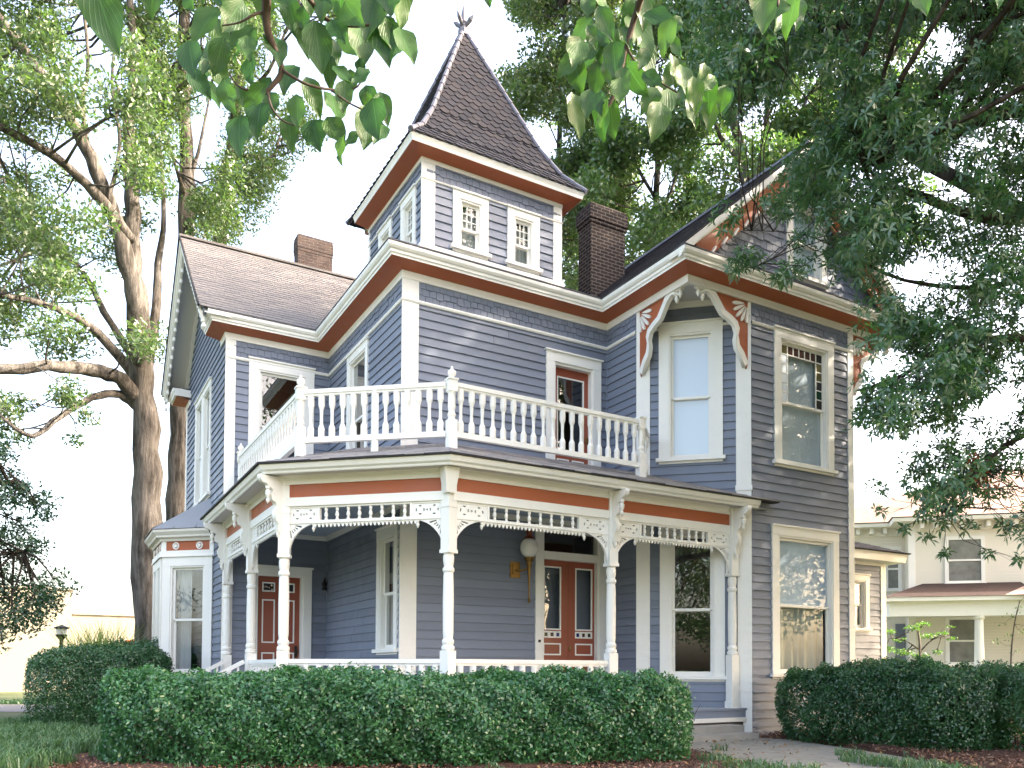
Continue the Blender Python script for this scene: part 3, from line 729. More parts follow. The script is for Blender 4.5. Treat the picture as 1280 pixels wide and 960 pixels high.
# left gable rake
rr = [(.02, .17, 0, .05, 'white'), (.17, .30, .035, .09, 'white'), (.30, .40, .06, .12, 'white')]
rake((XG, EYf + .18, EZ + .18 * SL), (XG, RY, RZ), (1, 0, 0), rr); rake((XG, RY, RZ), (XG, YB + OV - .18, EZ + .18 * SL), (1, 0, 0), rr)
rake((X0 - .03, EYf + .18, EZ + .18 * SL), (X0 - .03, RY, RZ), (1, 0, 0), [(.10, .36, -.06, .03, 'white')]); rake((X0 - .03, RY, RZ), (X0 - .03, YB + OV - .18, EZ + .18 * SL), (1, 0, 0), [(.10, .36, -.06, .03, 'white')])
mb = MB()
for s_ in (-1, 1):
    a = Vector((XG + .1, RY + s_ * (RY - EYf), EZ - .12)); b = Vector((XG + .1, RY, RZ - .12)); dx = Vector((X0 - XG - .1, 0, 0)); mb.face([a, b, b + dx, a + dx])
mb.build('rake_soffit', M['grey_paint'], H)
mb = MB()
for s_ in (-1, 1):
    mb.bar((XG - .012, RY + s_ * (RY - EYf - .1), EZ + .03), (XG - .012, RY, RZ + .03), .03, .05)
mb.build('roof_edge', M['dark'], H)
for s_ in (-1, 1):
    for k in range(16):
        f = (k + .6) / 17; y = RY + s_ * (1 - f) * (RY - EYf); z = EZ + f * (RZ - EZ)
        mb = MB(); q = Vector((XG + .10, y, z - .44)); mb.lathe(q, [(.004, -.07), (.035, -.04), (.035, 0), (.018, .05)], 8); mb.build('rake_drop', M['white'], H)

# ---- upper tower
D = .55; TX0, TY0, TX1, TY1 = XT + D, Y1 + D, 8.70, 17.45
gT = Fr((TX0, TY0), (TX1, TY0)); gS = Fr((TX0, TY1), (TX0, TY0)); gR = Fr((TX1, TY0), (TX1, TY1)); gB = Fr((TX1, TY1), (TX0, TY1))
wz0, wz1 = 8.93, 10.08
window(gT, 'gT', 6.32 - TX0, 7.06 - TX0, wz0, wz1, cw=.14, muntin=(3, 3), mid=.44, curt='full'); window(gT, 'gT', 7.48 - TX0, 8.20 - TX0, wz0, wz1, cw=.14, muntin=(3, 3), mid=.44, curt='full')  # full curtains added, standing in for pale reflections in the glass
window(gS, 'gS', TY1 - 15.45, TY1 - 14.68, wz0, wz1, cw=.14, muntin=(3, 3), mid=.44, curt='full'); window(gS, 'gS', TY1 - 16.75, TY1 - 15.98, wz0, wz1, cw=.14, muntin=(3, 3), mid=.44, curt='full')
TB = 10.10
for fr, k in ((gT, 'gT'), (gS, 'gS'), (gR, 'gR'), (gB, 'gB')): wall(fr, k, 0, fr.L, 8.60, TB)
for fr in (gT, gS, gR): band(fr, 0, fr.L, TB + .04, 10.46)
TS = 10.55
tp = [(TX0, TY1), (TX0, TY0), (TX1, TY0), (TX1, TY1), (TX0, TY1)]
mb = MB(); mb.sweep(tp, [(0, TB - .01), (.04, TB - .005), (.05, TB + .02), (0, TB + .045)]); mb.build('belt_course', M['white'], H)
mb = MB(); mb.sweep(tp, [(.002, 10.42), (.04, 10.42), (.04, 10.495), (.0, 10.496)]); mb.build('frieze_board', M['white'], H)
mb = MB(); mb.sweep(tp, [(.03, 10.497), (.335, TS)]); mb.build('soffit', M['rust'], H)
mb = MB(); mb.sweep(tp, [(.33, TS - .006), (.34, TS + .05), (.37, TS + .11), (.37, TS + .13), (.2, TS + .135)]); mb.build('crown_moulding', M['white'], H)
for fr, u0, u1 in ((gT, -.03, .24), (gT, gT.L - .17, gT.L + .03), (gS, 0, .12), (gR, 0, .17)):
    mb = MB(); mb.fbox(fr, u0, u1, 8.6, 10.44, 0, .03 if fr is gT else .028); mb.build('corner_board', M['white'], H)
mb = MB(); mb.sweep(tp[:4], [(0, 8.78), (.07, 8.78), (.07, 8.86), (0, 8.89)]); mb.build('sill_board', M['white'], H)
# skirt roof round the tower base and flat behind
mb = MB(); mb.sweep([(XT, Y2 + .5), (XT, Y1), (X1, Y1)], [(.44, EZ + .012), (-.55, 8.72)]); mb.face([(TX0, TY0, 8.73), (X1 + .6, TY0, 8.73), (X1 + .6, 18.6, 8.73), (TX0, 18.6, 8.73)])
mb.face([(X1 - .0, Y1 - .39, EZ + .012), (X1 + .6, Y1 - .39, EZ + .3), (X1 + .6, TY0, 8.73), (X1 - .0, TY0, 8.73)])
mb.build('skirt_roof', M['flash'], H)
# tower spire, bell-cast; each face in slates
cx, cy = (TX0 + TX1) / 2, (TY0 + TY1) / 2; hx, hy = (TX1 - TX0) / 2 + .39, (TY1 - TY0) / 2 + .39
AZ = 14.54; z0 = TS + .13; prof = [(1.0, z0), (.80, z0 + .42), (.62, z0 + 1.05), (0.0, AZ)]
for fi, (dx, dy) in enumerate(((0, -1), (-1, 0), (1, 0), (0, 1))):
    mb = MB(); Ud = Vector((-dy, dx, 0)); 
    hw, hd = (hx, hy) if dy else (hy, hx)
    for (f0, za), (f1, zb_) in zip(prof[:-1], prof[1:]):
        O = Vector((cx + dx * hd * f0, cy + dy * hd * f0, za)); Tp = Vector((cx + dx * hd * f1, cy + dy * hd * f1, zb_)); V = Tp - O; L = V.length
        lim = lambda v, f0=f0, f1=f1, L=L: (-hw * (f0 + (f1 - f0) * v / L), hw * (f0 + (f1 - f0) * v / L))
        a, b = lim(0); c, d = lim(L); mb.face([O + Ud * a, O + Ud * b, Tp + Ud * d, Tp + Ud * c])
        tiles(mb, O, Ud, V, L, .155, .20, lim, t=.022, jit=.012, shape='hex', gap=.007, slip=.4)
    mb.build('spire_slope', M['slate'], H)
for sx in (-1, 1):
    for sy in (-1, 1):
        P = [Vector((cx + sx * hx * f, cy + sy * hy * f, z + .015)) for f, z in prof]
        mb = MB()
        for a, b in zip(P[:-1], P[1:]):
            L = (b - a).length; n = max(2, int(L / .28))
            for k in range(n):
                q0 = a.lerp(b, k / n); q1 = a.lerp(b, min(1, (k + 1.15) / n)); mb.tube([q0, q1], [.055, .042], 8)
        mb.build('hip_roll', M['flash'], H)
mb = MB(); top = Vector((cx, cy, AZ))
mb.lathe(top, [(.11, -.14), (.12, -.03), (.075, .02), (.055, .12), (.075, .16), (.06, .22), (.05, .34), (.004, .56)], 10)
fin = mb.build('finial', M['flash'], H)
for k in range(4):
    a = k * math.pi / 2 + .6; d = Vector((math.cos(a), math.sin(a), 0)); mb = MB()
    mb.tube([top + Vector((0, 0, .03)), top + d * .09 + Vector((0, 0, .10)), top + d * .17 + Vector((0, 0, .18)), top + d * .24 + Vector((0, 0, .24))], [.03, .04, .05, .015], 8); mb.build('finial_leaf', M['flash'], fin)

# ---- chimneys
def chimney(x0, x1, y0, y1, zb, zt, mat, cap=.05):
    mb = MB(); mb.box(x0, x1, y0, y1, zb, zt - .42); c = cap
    mb.box(x0 - c * .5, x1 + c * .5, y0 - c * .5, y1 + c * .5, zt - .42, zt - .34); mb.box(x0 - c, x1 + c, y0 - c, y1 + c, zt - .34, zt - .08); mb.box(x0 - c * .4, x1 + c * .4, y0 - c * .4, y1 + c * .4, zt - .08, zt)
    o = mb.build('chimney', M[mat], H)
    # UVs from world: replace the generic ones
    me = o.data; uv = me.uv_layers[0].data
    for p in me.polygons:
        for li in p.loop_indices:
            co = me.vertices[me.loops[li].vertex_index].co
            uv[li].uv = ((co.x if abs(p.normal.y) > .5 else co.y), co.z) if abs(p.normal.z) < .5 else (co.x, co.y)
    return o
ch = chimney(9.84, 10.74, 15.0, 15.5, 8.2, 11.18, 'brick'); ch['label'] = 'dark brick chimney beside the tower'
ch = chimney(5.18, 6.05, 21.45, 21.85, 10.4, 12.06, 'brick_b', .02); ch['label'] = 'brown brick chimney on the left wing ridge'

# ================= porch
P5, P4, P3, P2, P1, P0 = (10.69, 11.52), (7.995, 11.55), (5.045, 11.55), (3.1, 13.45), (3.1, 15.93), (3.1, 18.36)
PZ = 3.868
posts = [P5, P4, P3, P2, P1, P0]
PP = [P0, P1, P2, P3, P4, P5]
porch_line = [(3.1, 18.9), (3.1, 13.43), (5.045, 11.535), (11.1, 11.535)]
# floor, skirting
fl = [(2.98, 18.40), (2.98, 13.38), (4.99, 11.40), (10.95, 11.40)]
mb = MB(); pts = fl + [(10.95, Y0 + .03), (X1, YL - .02), (X1, Y1), (XT, Y1), (XT, Y2)]
mb.face([(x, y, FZ) for x, y in pts[:4]] + [(XK - .1, 11.42, FZ), (X1 - .0, YL, FZ), (X1, Y1, FZ), (XT, Y1, FZ), (XT, Y2, FZ)])
mb.build('porch_deck', M['floor_paint'], H); mb = MB()
mb.sweep(fl, [(0, FZ), (.03, FZ), (.03, FZ - .04), (.012, FZ - .045), (.012, FZ - .17)], True)
mb.build('porch_floor', M['blue_flat'], H)
mb = MB(); mb.sweep(fl, [(.0, FZ - .17), (.03, FZ - .17), (.03, FZ - .245), (0, FZ - .25)], True); mb.build('porch_skirt', M['white_old'], H)
mb = MB(); mb.sweep(fl, [(-.02, FZ - .25), (-.02, GZ - .1)], True); mb.build('porch_foundation', M['brick_b'], H)
# ceiling
mb = MB(); mb.face([(3.1, 18.41, 3.90), (3.1, 13.43, 3.90), (5.045, 11.535, 3.90), (10.80, 11.535, 3.90), (X1, YL, 3.90), (X1, Y1, 3.90), (XT, Y1, 3.90), (XT, Y2, 3.90)][::-1]); mb.build('porch_ceiling', M['ceil'], H)
mb = MB()
for path in ([(X0, Y2), (XT, Y2), (XT, Y1), (X1, Y1), (X1, YL), (XK, Y0)],): mb.sweep(path, [(0, 3.80), (.05, 3.81), (.09, 3.895), (0, 3.896)])
mb.build('ceiling_moulding', M['white'], H)
# entablature beam
def beam(z0, z1, o, mat, name):
    mb = MB(); mb.sweep(porch_line, [(-.07, z0), (o, z0), (o, z1), (-.07, z1), (-.07, z0)], True); return mb.build(name, M[mat], H)
beam(3.53, 3.665, .055, 'white', 'porch_beam'); beam(3.665, 3.868, .035, 'rust', 'porch_frieze'); beam(3.868, 3.93, .06, 'white', 'porch_moulding')
mb = MB(); mb.sweep(porch_line, [(.06, 3.93), (.075, 3.96), (.11, 3.985), (.12, 4.0)], False); mb.build('porch_moulding', M['white'], H)
# eave: sloping soffit, gutter-like crown, slates
tipx = 11.42
eave_path = [(3.1, 18.88), (3.1, 13.43), (5.045, 11.535), (11.02, 11.535)]
mb = MB(); mb.sweep(eave_path, [(.05, 4.0), (.37, 3.985)]); mb.build('porch_soffit', M['grey_paint'], H)
mb = MB(); mb.sweep(eave_path, [(.36, 3.975), (.375, 4.01), (.41, 4.035), (.435, 4.09), (.435, 4.115), (.3, 4.12)], True); mb.build('porch_crown', M['white'], H)
# hip-ended right tip returning to the wall
mb = MB(); mb.sweep([(11.02, 11.535), (11.02, 11.37)], [(.36, 3.975), (.375, 4.01), (.41, 4.035), (.435, 4.09), (.435, 4.115), (.0, 4.12)]); mb.face([(11.02, 11.535, 3.985), (11.39, 11.165, 3.985), (11.39, 11.37, 3.985), (11.02, 11.37, 3.985)])
mb.face([(11.02, 11.165, 3.985), (11.39, 11.165, 3.985), (11.02, 11.535, 3.985)]); mb.build('porch_crown', M['white'], H)
# roof: faces rising inward at 0.38
ps = .36; er = .46; z_e = 4.135; ins = 1.35
def off_path(path, o):
    path = [Vector(p) for p in path]; out = []
    for i in range(len(path)):
        def nrm(a, b): d = (b - a).normalized(); return Vector((d.y, -d.x))
        if i == 0: m = nrm(path[0], path[1])
        elif i == len(path) - 1: m = nrm(path[-2], path[-1])
        else:
            a = nrm(path[i - 1], path[i]); b = nrm(path[i], path[i + 1]); m = a + b; m = m / m.dot(a)
        out.append(path[i] + m * o)
    return out
ep = [(3.1, 18.9), (3.1, 13.43), (5.045, 11.535), (11.46, 11.535)]
outer = off_path(ep, er); inner = off_path(ep, -ins)
for i in range(3):
    a, b = outer[i], outer[i + 1]; c, d = inner[i], inner[i + 1]
    ud = (b - a).normalized(); L = (b - a).length; vv = Vector((-(ud.y), ud.x)) ; vv = -Vector((ud.y, -ud.x))
    run = er + ins; V = Vector((vv.x, vv.y, ps)); vlen = run * math.hypot(1, ps)
    c_u = (c - a).dot(ud); d_u = (d - a).dot(ud)
    lim = lambda v, c_u=c_u, d_u=d_u, L=L, vlen=vlen: (c_u * v / vlen, L + (d_u - L) * v / vlen)
    if i == 2:
        lim = lambda v, c_u=c_u, L=L, vlen=vlen: (c_u * v / vlen, L - .9 * v / vlen * run)
    mb = MB(); O = Vector((a.x, a.y, z_e)); U3 = Vector((ud.x, ud.y, 0)); Vn = V.normalized()
    A, B = lim(0); C_, D_ = lim(vlen)
    mb.face([O + U3 * A - Vector((0, 0, .01)), O + U3 * B - Vector((0, 0, .01)), O + U3 * D_ + Vn * vlen - Vector((0, 0, .01)), O + U3 * C_ + Vn * vlen - Vector((0, 0, .01))])
    tiles(mb, O, U3, V, vlen, .15, .30, lim, t=.011, jit=.02, slip=1.0, gap=.004)
    mb.build('porch_roof', M['porch_roof'], H)
mb = MB(); mb.sweep(ep, [(.30, z_e - .03), (er + .012, z_e - .025), (er + .014, z_e + .004), (.3, z_e + .006)], True)
mb.face([(11.46, 11.075, z_e - .01), (11.46, Y0, z_e - .01), (11.12, Y0, z_e + .20), (10.9, 11.5, z_e + .16)])
mb.build('roof_edge', M['dark'], H)
zt_in = z_e + (er + ins) * ps
mb = MB(); pin = [(p.x, p.y, zt_in - .005) for p in inner[:3]]
mb.face([(inner[0].x, 18.41, zt_in - .006), pin[1], pin[2], (X1 + .1, inner[2].y, zt_in - .006), (X1, Y1, zt_in - .006), (XT, Y1, zt_in - .006), (XT, 18.41, zt_in - .006)]); mb.build('balcony_deck', M['flash'], H)

# posts
def turned(px, py, z0, z1):
    """turned shaft between square blocks"""
    L = z1 - z0
    return [(.085, 0), (.098, .02), (.098, .06), (.075, .08), (.09, .12), (.09, .15), (.07, .18), (.078, .26), (.082, L * .5), (.076, L - .36), (.070, L - .30), (.088, L - .27), (.088, L - .23), (.068, L - .21), (.082, L - .12), (.082, L - .05), (.072, L - .03), (.085, 0 + L)]
def turned_post(x, y, ang, lab=None):
    mb = MB(); ca, sa = math.cos(ang), math.sin(ang)
    def sq(hw, z0, z1):
        c = [(x + ca * a * hw - sa * b * hw, y + sa * a * hw + ca * b * hw) for a, b in ((-1, -1), (1, -1), (1, 1), (-1, 1))]
        mb.hexa([(p[0], p[1], z0) for p in c] + [(p[0], p[1], z1) for p in c])
    sq(.085, FZ, 1.28); sq(.10, FZ, FZ + .12); sq(.085, 2.74, 3.93)
    mb.lathe((x, y, 1.28), [(r, z) for r, z in turned(x, y, 1.28, 2.74)], 14)
    # chamfer beads on the upper block
    sq(.097, 2.735, 2.79); sq(.094, 3.42, 3.46); sq(.105, 3.90, 3.93); sq(.13, 3.93, 3.985)
    o = mb.build('porch_post', M['white'], H); return o
angs = [0, 0, rad(22), rad(-22), 0, 0]
def eave_bracket(x, y, nx, ny, par):
    """scrolled bracket projecting outwards under the eave, with a drop"""
    fr = Fr((x, y), (x + nx, y + ny))
    outl = [(.08, 3.97), (.08, 3.20), (.12, 3.10), (.16, 3.16), (.14, 3.26), (.19, 3.30), (.21, 3.42), (.17, 3.50), (.20, 3.58), (.26, 3.60), (.27, 3.70), (.24, 3.76), (.30, 3.80), (.37, 3.84), (.44, 3.86), (.47, 3.92), (.47, 3.97)]
    o = curve_plate('eave_bracket', [outl], .085, fr.mat(0, 0, 0), M['white'], par)
    mb = MB()
    q = fr(.31, 3.80, 0); mb.lathe(q, [(.004, -.26), (.028, -.22), (.028, -.19), (.015, -.17), (.038, -.12), (.042, -.07), (.022, -.04), (.04, -.02), (.04, .02)], 10); mb.build('bracket_drop', M['white'], o); mb = MB()
    q2 = fr(.12, 3.12, 0); mb.lathe(q2, [(.004, -.09), (.025, -.05), (.03, 0), (.03, .03)], 8)
    mb.build('bracket_drop', M['white'], o)
for (x, y), a in zip(posts, angs):
    o = turned_post(x, y, a)
s2_ = math.sqrt(.5)
pobj = [o for o in H.children if o.name.startswith('porch_post')]
outs = [(0, -1), (0, -1), (-.383, -.924), (-.924, -.383), (-1, 0), (-1, 0)]
for o, (x, y), (nx, ny) in zip(pobj, posts, outs):
    if (x, y) == P3:
        mb = MB()
        mb.hexa([(x + a * .07 + nx * .10, y + b * .07 + ny * .10, 3.62) for a, b in ((-1, -1), (1, -1), (1, 1), (-1, 1))] + [(x + a * .12 + nx * .15, y + b * .12 + ny * .15, 3.985) for a, b in ((-1, -1), (1, -1), (1, 1), (-1, 1))]); mb.build('post_capital', M['white'], o)
    else: eave_bracket(x, y, nx, ny, o)

# spindle friezes between posts
def ell(cx_, cy_, rx, ry, n=10, rot=0): return [(cx_ + rx * math.cos(2 * math.pi * k / n) * math.cos(rot) - ry * math.sin(2 * math.pi * k / n) * math.sin(rot), cy_ + rx * math.cos(2 * math.pi * k / n) * math.sin(rot) + ry * math.sin(2 * math.pi * k / n) * math.cos(rot)) for k in range(n)]
def spindle_mesh(h, r=.03):
    mb = MB(); mb.lathe((0, 0, 0), [(r * .9, 0), (r * .9, .02), (r * .55, .035), (r, .07), (r * .95, .10), (r * .5, h - .06), (r * .85, h - .045), (r * .85, h)], 10); return mb
def frieze_bay(A, B, nsp, pan=.20, lab=None, brL=True, brR=True, name='spindle_frieze'):
    fr = Fr(A, B); L = fr.L; e = .085; z0, z1 = 3.26, 3.53
    mb = MB(); mb.fbox(fr, e, L - e, z0, z0 + .045, -.035, .035); mb.fbox(fr, e, L - e, z1 - .03, z1, -.035, .035)
    o = mb.build(name, M['white'], H)
    pw = pan * (L - 2 * e)
    def panel(u0, u1):
        W = u1 - u0; zc = (z0 + .045 + z1 - .03) / 2; hh = (z1 - z0 - .075)
        loops = [[(u0, z0 + .045), (u1, z0 + .045), (u1, z1 - .03), (u0, z1 - .03)]]
        for c in (u0 + W * .28, u0 + W * .72):
            r = min(.062, W * .16)
            for k in range(4):
                a = k * math.pi / 2; loops.append(ell(c + r * math.cos(a), zc + r * math.sin(a), .012, .026, 8, a))
        loops.append(ell((u0 + u1) / 2, zc, .016, .016, 8))
        curve_plate('fret_panel', loops, .03, fr.mat(0, 0, .008), M['white'], o)
    panel(e, e + pw); panel(L - e - pw, L - e)
    for u in (e + pw, L - e - pw): mb = MB(); mb.fbox(fr, u - .018, u + .018, z0 + .045, z1 - .03, -.03, .034); mb.build('frieze_stile', M['white'], o)
    a, b = e + pw + .02, L - e - pw - .02; sp0 = None
    for k in range(nsp):
        u = a + (b - a) * (k + .5) / nsp; p = fr(u, z0 + .045, 0)
        if sp0 is None:
            sp0 = spindle_mesh(z1 - z0 - .075).build('spindle', M['white'], o); sp0.location = p
        else: dupe(sp0, o, p)
    # scalloped drip edge
    n = int((b - a + .3) / .068); pts = []
    ua, ub = a - .12, b + .12
    for k in range(n):
        p0 = ua + (ub - ua) * k / n; w = (ub - ua) / n
        pts += [(p0 + .0 * w, z0 - .018), (p0 + .18 * w, z0 - .025), (p0 + .28 * w, z0 - .05), (p0 + .5 * w, z0 - .068), (p0 + .72 * w, z0 - .05), (p0 + .82 * w, z0 - .025)]
    pts += [(ub, z0 - .018), (ub, z0), (ua, z0)]
    curve_plate('drip_edge', [pts], .028, fr.mat(0, 0, 0), M['white'], o)
    for u in (ua, ub): mb = MB(); mb.lathe(fr(u, z0 - .02, 0), [(.004, -.11), (.024, -.07), (.026, -.04), (.012, -.03), (.022, -.01), (.022, .02)], 8); mb.build('drop_pendant', M['white'], o)
    # fan brackets
    R_ = min(.50, L * .26)
    for side in (0, 1):
        if (side == 0 and not brL) or (side == 1 and not brR): continue
        s_ = 1 if side == 0 else -1; ub_ = e if side == 0 else L - e
        c = (R_, -.48)   # arc centre
        arc = [(R_ - R_ * math.cos(t_), -.48 + .48 * math.sin(t_)) for t_ in [math.pi / 2 * k / 10 for k in range(11)]]
        outl = [(0, 0), (0, -.50)] + [(x_ + .0, y_) for x_, y_ in arc[1:]] + [(R_, 0)]
        loops = [outl]
        # wedge holes radiating from the corner
        for k in range(5):
            a0 = rad(-83 + k * 16.5); a1 = a0 + rad(7.5); r0 = .11
            def rr_(a):
                # distance from corner to arc along angle a
                best = .2
                for x_, y_ in [(R_ - R_ * math.cos(t_), -.48 + .48 * math.sin(t_)) for t_ in [math.pi / 2 * q / 60 for q in range(61)]]:
                    if abs(math.atan2(y_, x_ + 1e-6) - a) < .03: best = math.hypot(x_, y_)
                return best
            rm = rr_((a0 + a1) / 2) - .05
            if rm < r0 + .03: continue
            loops.append([(r0 * math.cos(a0), r0 * math.sin(a0)), (rm * math.cos(a0), rm * math.sin(a0)), ((rm + .012) * math.cos((a0 + a1) / 2), (rm + .012) * math.sin((a0 + a1) / 2)), (rm * math.cos(a1), rm * math.sin(a1)), (r0 * math.cos(a1), r0 * math.sin(a1))])
        loops = [[(ub_ + s_ * x_, z0 + y_) for x_, y_ in lp] for lp in loops]
        curve_plate('fan_bracket', loops, .035, fr.mat(0, 0, 0), M['white'], o)
    return o
frieze_bay(P0, P1, 6); frieze_bay(P1, P2, 6); frieze_bay(P2, P3, 8); frieze_bay(P3, P4, 8); frieze_bay(P4, P5, 9)

# railings
def baluster_mesh(h, r=.05):
    mb = MB(); mb.lathe((0, 0, 0), [(r, 0), (r, h * .22), (r * .55, h * .30), (r * .48, h * .48), (r * .58, h * .66), (r, h * .76), (r, h)], 8, math.pi / 8); return mb
BAL = {}
def railing(A, B, zb, zt, nb, name='porch_railing', ends=.09, label=None, topw=.10, both=True, r=.05):
    fr = Fr(A, B); L = fr.L; mb = MB()
    mb.fbox(fr, ends, L - ends, zt - .065, zt, -topw / 2, topw / 2); mb.fbox(fr, ends, L - ends, zt - .10, zt - .065, -.03, .03)
    o = mb.build(name, M['white'], H); mb = MB(); mb.fbox(fr, ends, L - ends, zb, zb + .085, -.04, .04); mb.build('bottom_rail', M['white'], o)
    h = zt - .10 - zb - .085
    for k in range(nb):
        u = ends + (L - 2 * ends) * (k + .5) / nb; p = fr(u, zb + .085, 0); key = (round(h, 3), r)
        if key not in BAL:
            BAL[key] = baluster_mesh(h, r).build('baluster', M['white'], o); BAL[key].location = p
        else: dupe(BAL[key], o, p)
    return o
railing(P3, P4, .40, 1.155, 13); railing(P2, P3, .40, 1.155, 12); railing(P1, P2, .40, 1.155, 11, r=.036)
# balcony railing
N3, N2, NR, NL = (5.225, 11.89), (3.345, 13.56), (8.90, 11.93), (3.32, 18.35)
NM = ((N3[0] + NR[0]) / 2 + .45, 11.915); WR = (9.60, 12.66)
zb_ = 4.60; ztp = 5.45
railing(N3, NR, zb_, ztp, 19, 'balcony_railing', .06); railing(N2, N3, zb_, ztp, 13, 'balcony_railing', .09); railing(NL, N2, zb_, ztp, 23, 'balcony_railing', .06, r=.042); railing(NR, WR, zb_, ztp, 2, 'balcony_railing', .06)
def newel(x, y, ball=True, h=.12, w=.07):
    mb = MB()
    mb.box(x - w, x + w, y - w, y + w, z_e + .25, 4.86); mb.lathe((x, y, 4.86), [(w, 0), (w * .7, .03), (w * .95, .08), (w * .7, .13), (w * .85, .2), (w * .8, .40), (w, .44)], 12); mb.box(x - w, x + w, y - w, y + w, 5.30, ztp + .03)
    mb.box(x - w - .015, x + w + .015, y - w - .015, y + w + .015, ztp + .03, ztp + .055)
    if ball: mb.lathe((x, y, ztp + .055), [(.035, 0), (.03, .02), (.062, .06), (.068, .09), (.06, .12), (.03, .145), (.022, .155), (.02, .18), (.002, .205)], 12)
    return mb.build('newel_post', M['white'], H)
newel(*N3); newel(*N2); newel(*NL); newel(*NR, ball=False)
m_ = ((N2[0] + N3[0]) / 2, (N2[1] + N3[1]) / 2); mb = MB(); mb.box(m_[0] - .045, m_[0] + .045, m_[1] - .045, m_[1] + .045, 4.40, ztp - .06); mb.build('newel_post', M['white'], H)
# steps and stair rails on the left side, concrete step on the right
mb = MB()
for k in range(3): mb.box(2.95 - .30 * (k + 1), 2.95 - .30 * k + (.0), 16.05, 18.2, GZ, FZ - .13 * (k + 1) - .0)
mb.build('porch_steps', M['concrete'], H)
for y in (16.0, 18.2):
    mb = MB(); mb.bar((3.0, y, 1.13), (1.85, y, .50), .08, .07); mb.bar((3.0, y, .48), (1.85, y, -.02), .06, .07); mb.box(1.78, 1.90, y - .06, y + .06, GZ, .62); mb.lathe((1.84, y, .62), [(.05, 0), (.065, .03), (.05, .08), (.01, .11)], 10); r_ = mb.build('stair_rail', M['white'], H)
    for k in range(6):
        x = 2.9 - k * .18; zt_ = 1.13 - (3.0 - x) * .548 - .04
        mb = MB(); mb.box(x - .018, x + .018, y - .018, y + .018, zt_ - .58, zt_); mb.build('baluster', M['white'], r_)
mb = MB(); mb.box(8.55, 10.47, 10.98, 11.36, GZ - .05, .03); mb.box(8.55, 10.47, 10.62, 10.98, GZ - .05, -.09); st = mb.build('front_step', M['concrete'], H)

# lamps on the walls
p = Vector(fT(7.35 - XT, 2.86, 0)); mb = MB(); mb.fbox(fT, 7.29 - XT, 7.50 - XT, 2.72, 3.02, 0.0, .035); mb.fbox(fT, 7.34 - XT, 7.45 - XT, 2.78, 2.96, .035, .05)
c = Vector(fT(7.60 - XT, 0, .20)); mb.tube([fT(7.40 - XT, 2.87, .04), fT(7.48 - XT, 2.85, .14), (c.x, c.y, 2.90), (c.x, c.y, 3.0)], [.02, .018, .018, .03], 8)
mb.lathe((c.x, c.y, 2.30), [(.004, -.06), (.022, -.03), (.03, 0), (.018, .03), (.014, .1), (.022, .4), (.035, .6), (.05, .66), (.055, .72), (.09, .76), (.10, .80)], 12)
lamp = mb.build('wall_lantern', M['brass'], H); lamp['label'] = 'brass wall lantern with a round white globe left of the double front door'
mb = MB(); mb.lathe((c.x, c.y, 3.10), [(.07, 0), (.13, .05), (.165, .12), (.175, .18), (.165, .25), (.13, .31), (.08, .35)], 20); mb.build('globe', M['globe'], lamp, smooth=True)
mb = MB(); mb.lathe((c.x, c.y, 3.45), [(.10, 0), (.09, .03), (.05, .06), (.055, .13), (.07, .15), (.03, .19), (.03, .22), (.002, .25)], 14); mb.build('lamp_cap', M['copper'], lamp)
q = Vector(fW(XT - .09 - X0, 2.90, .10)); mb = MB(); mb.lathe((q.x, q.y, 2.72), [(.05, 0), (.055, .02), (.035, .08), (.06, .14), (.045, .16), (.02, .22), (.004, .26)], 10); mb.tube([(q.x, q.y, 2.92), (q.x + .02, q.y + .05, 3.0), (q.x + .05, q.y + .1, 2.86)], [.012, .012, .02], 6)
l2 = mb.build('wall_lantern', M['iron'], H); l2['label'] = 'small dark lantern in the inner corner beside the side door'

# ================= bay window on the left side
bw = [(X0, 19.59), (2.113, 20.507), (2.113, 22.2), (X0, 23.12)][::-1]
def bayf(i): return Fr(bw[i], bw[i + 1])
for i in range(3):
    fr = bayf(i); L = fr.L; cw = .15
    mb = MB(); mb.fbox(fr, 0, L, -.12, .80, -.05, 0); mb.build('bay_panel', M['white'], H)
    mb = MB(); mb.fbox(fr, .12, L - .12, .62, .76, 0, .012); mb.build('bay_inset', M['rust'], H); mb = MB(); mb.fbox(fr, .12, L - .12, .12, .5, 0, .012); mb.build('bay_inset', M['rust'], H)
    mb = MB(); mb.fbox(fr, 0, L, GZ - .1, -.12, -.08, -.02); mb.build('foundation', M['brick_b'], H)
    nw = 1 if i != 1 else 2
    for k in range(nw):
        a = .0 + L / nw * k; b = L / nw * (k + 1)
        window(fr, 'bay', a + .02, b - .02, .84, 3.46, cw=.20, mid=.5, curt='left')
    mb = MB(); mb.fbox(fr, 0, L, .80, .86, -.1, .07); mb.build('bay_sill', M['white'], H)
    mb = MB(); mb.fbox(fr, -.02, L + .02, 3.46, 3.60, -.1, .06); mb.fbox(fr, 0, .10, 3.60, 3.81, -.1, .035); mb.fbox(fr, L - .10, L, 3.60, 3.81, -.1, .035)
    mb.build('bay_trim', M['white'], H)
    mb = MB(); mb.fbox(fr, .10, L - .10, 3.60, 3.81, -.1, .02); fz = mb.build('bay_frieze', M['rust'], H)
    for u in ([L * .27, L * .73] if i != 1 else [.3, .8, L - .8, L - .3]):
        for r0, r1, nn in ((.082, .058, .045), (.038, .0, .055)):
            loops = [ell(u, 3.705, r0, r0, 18)] + ([ell(u, 3.705, r1, r1, 14)] if r1 else [])
            curve_plate('rosette', loops, .03, fr.mat(0, 0, nn - .015), M['white'], fz)
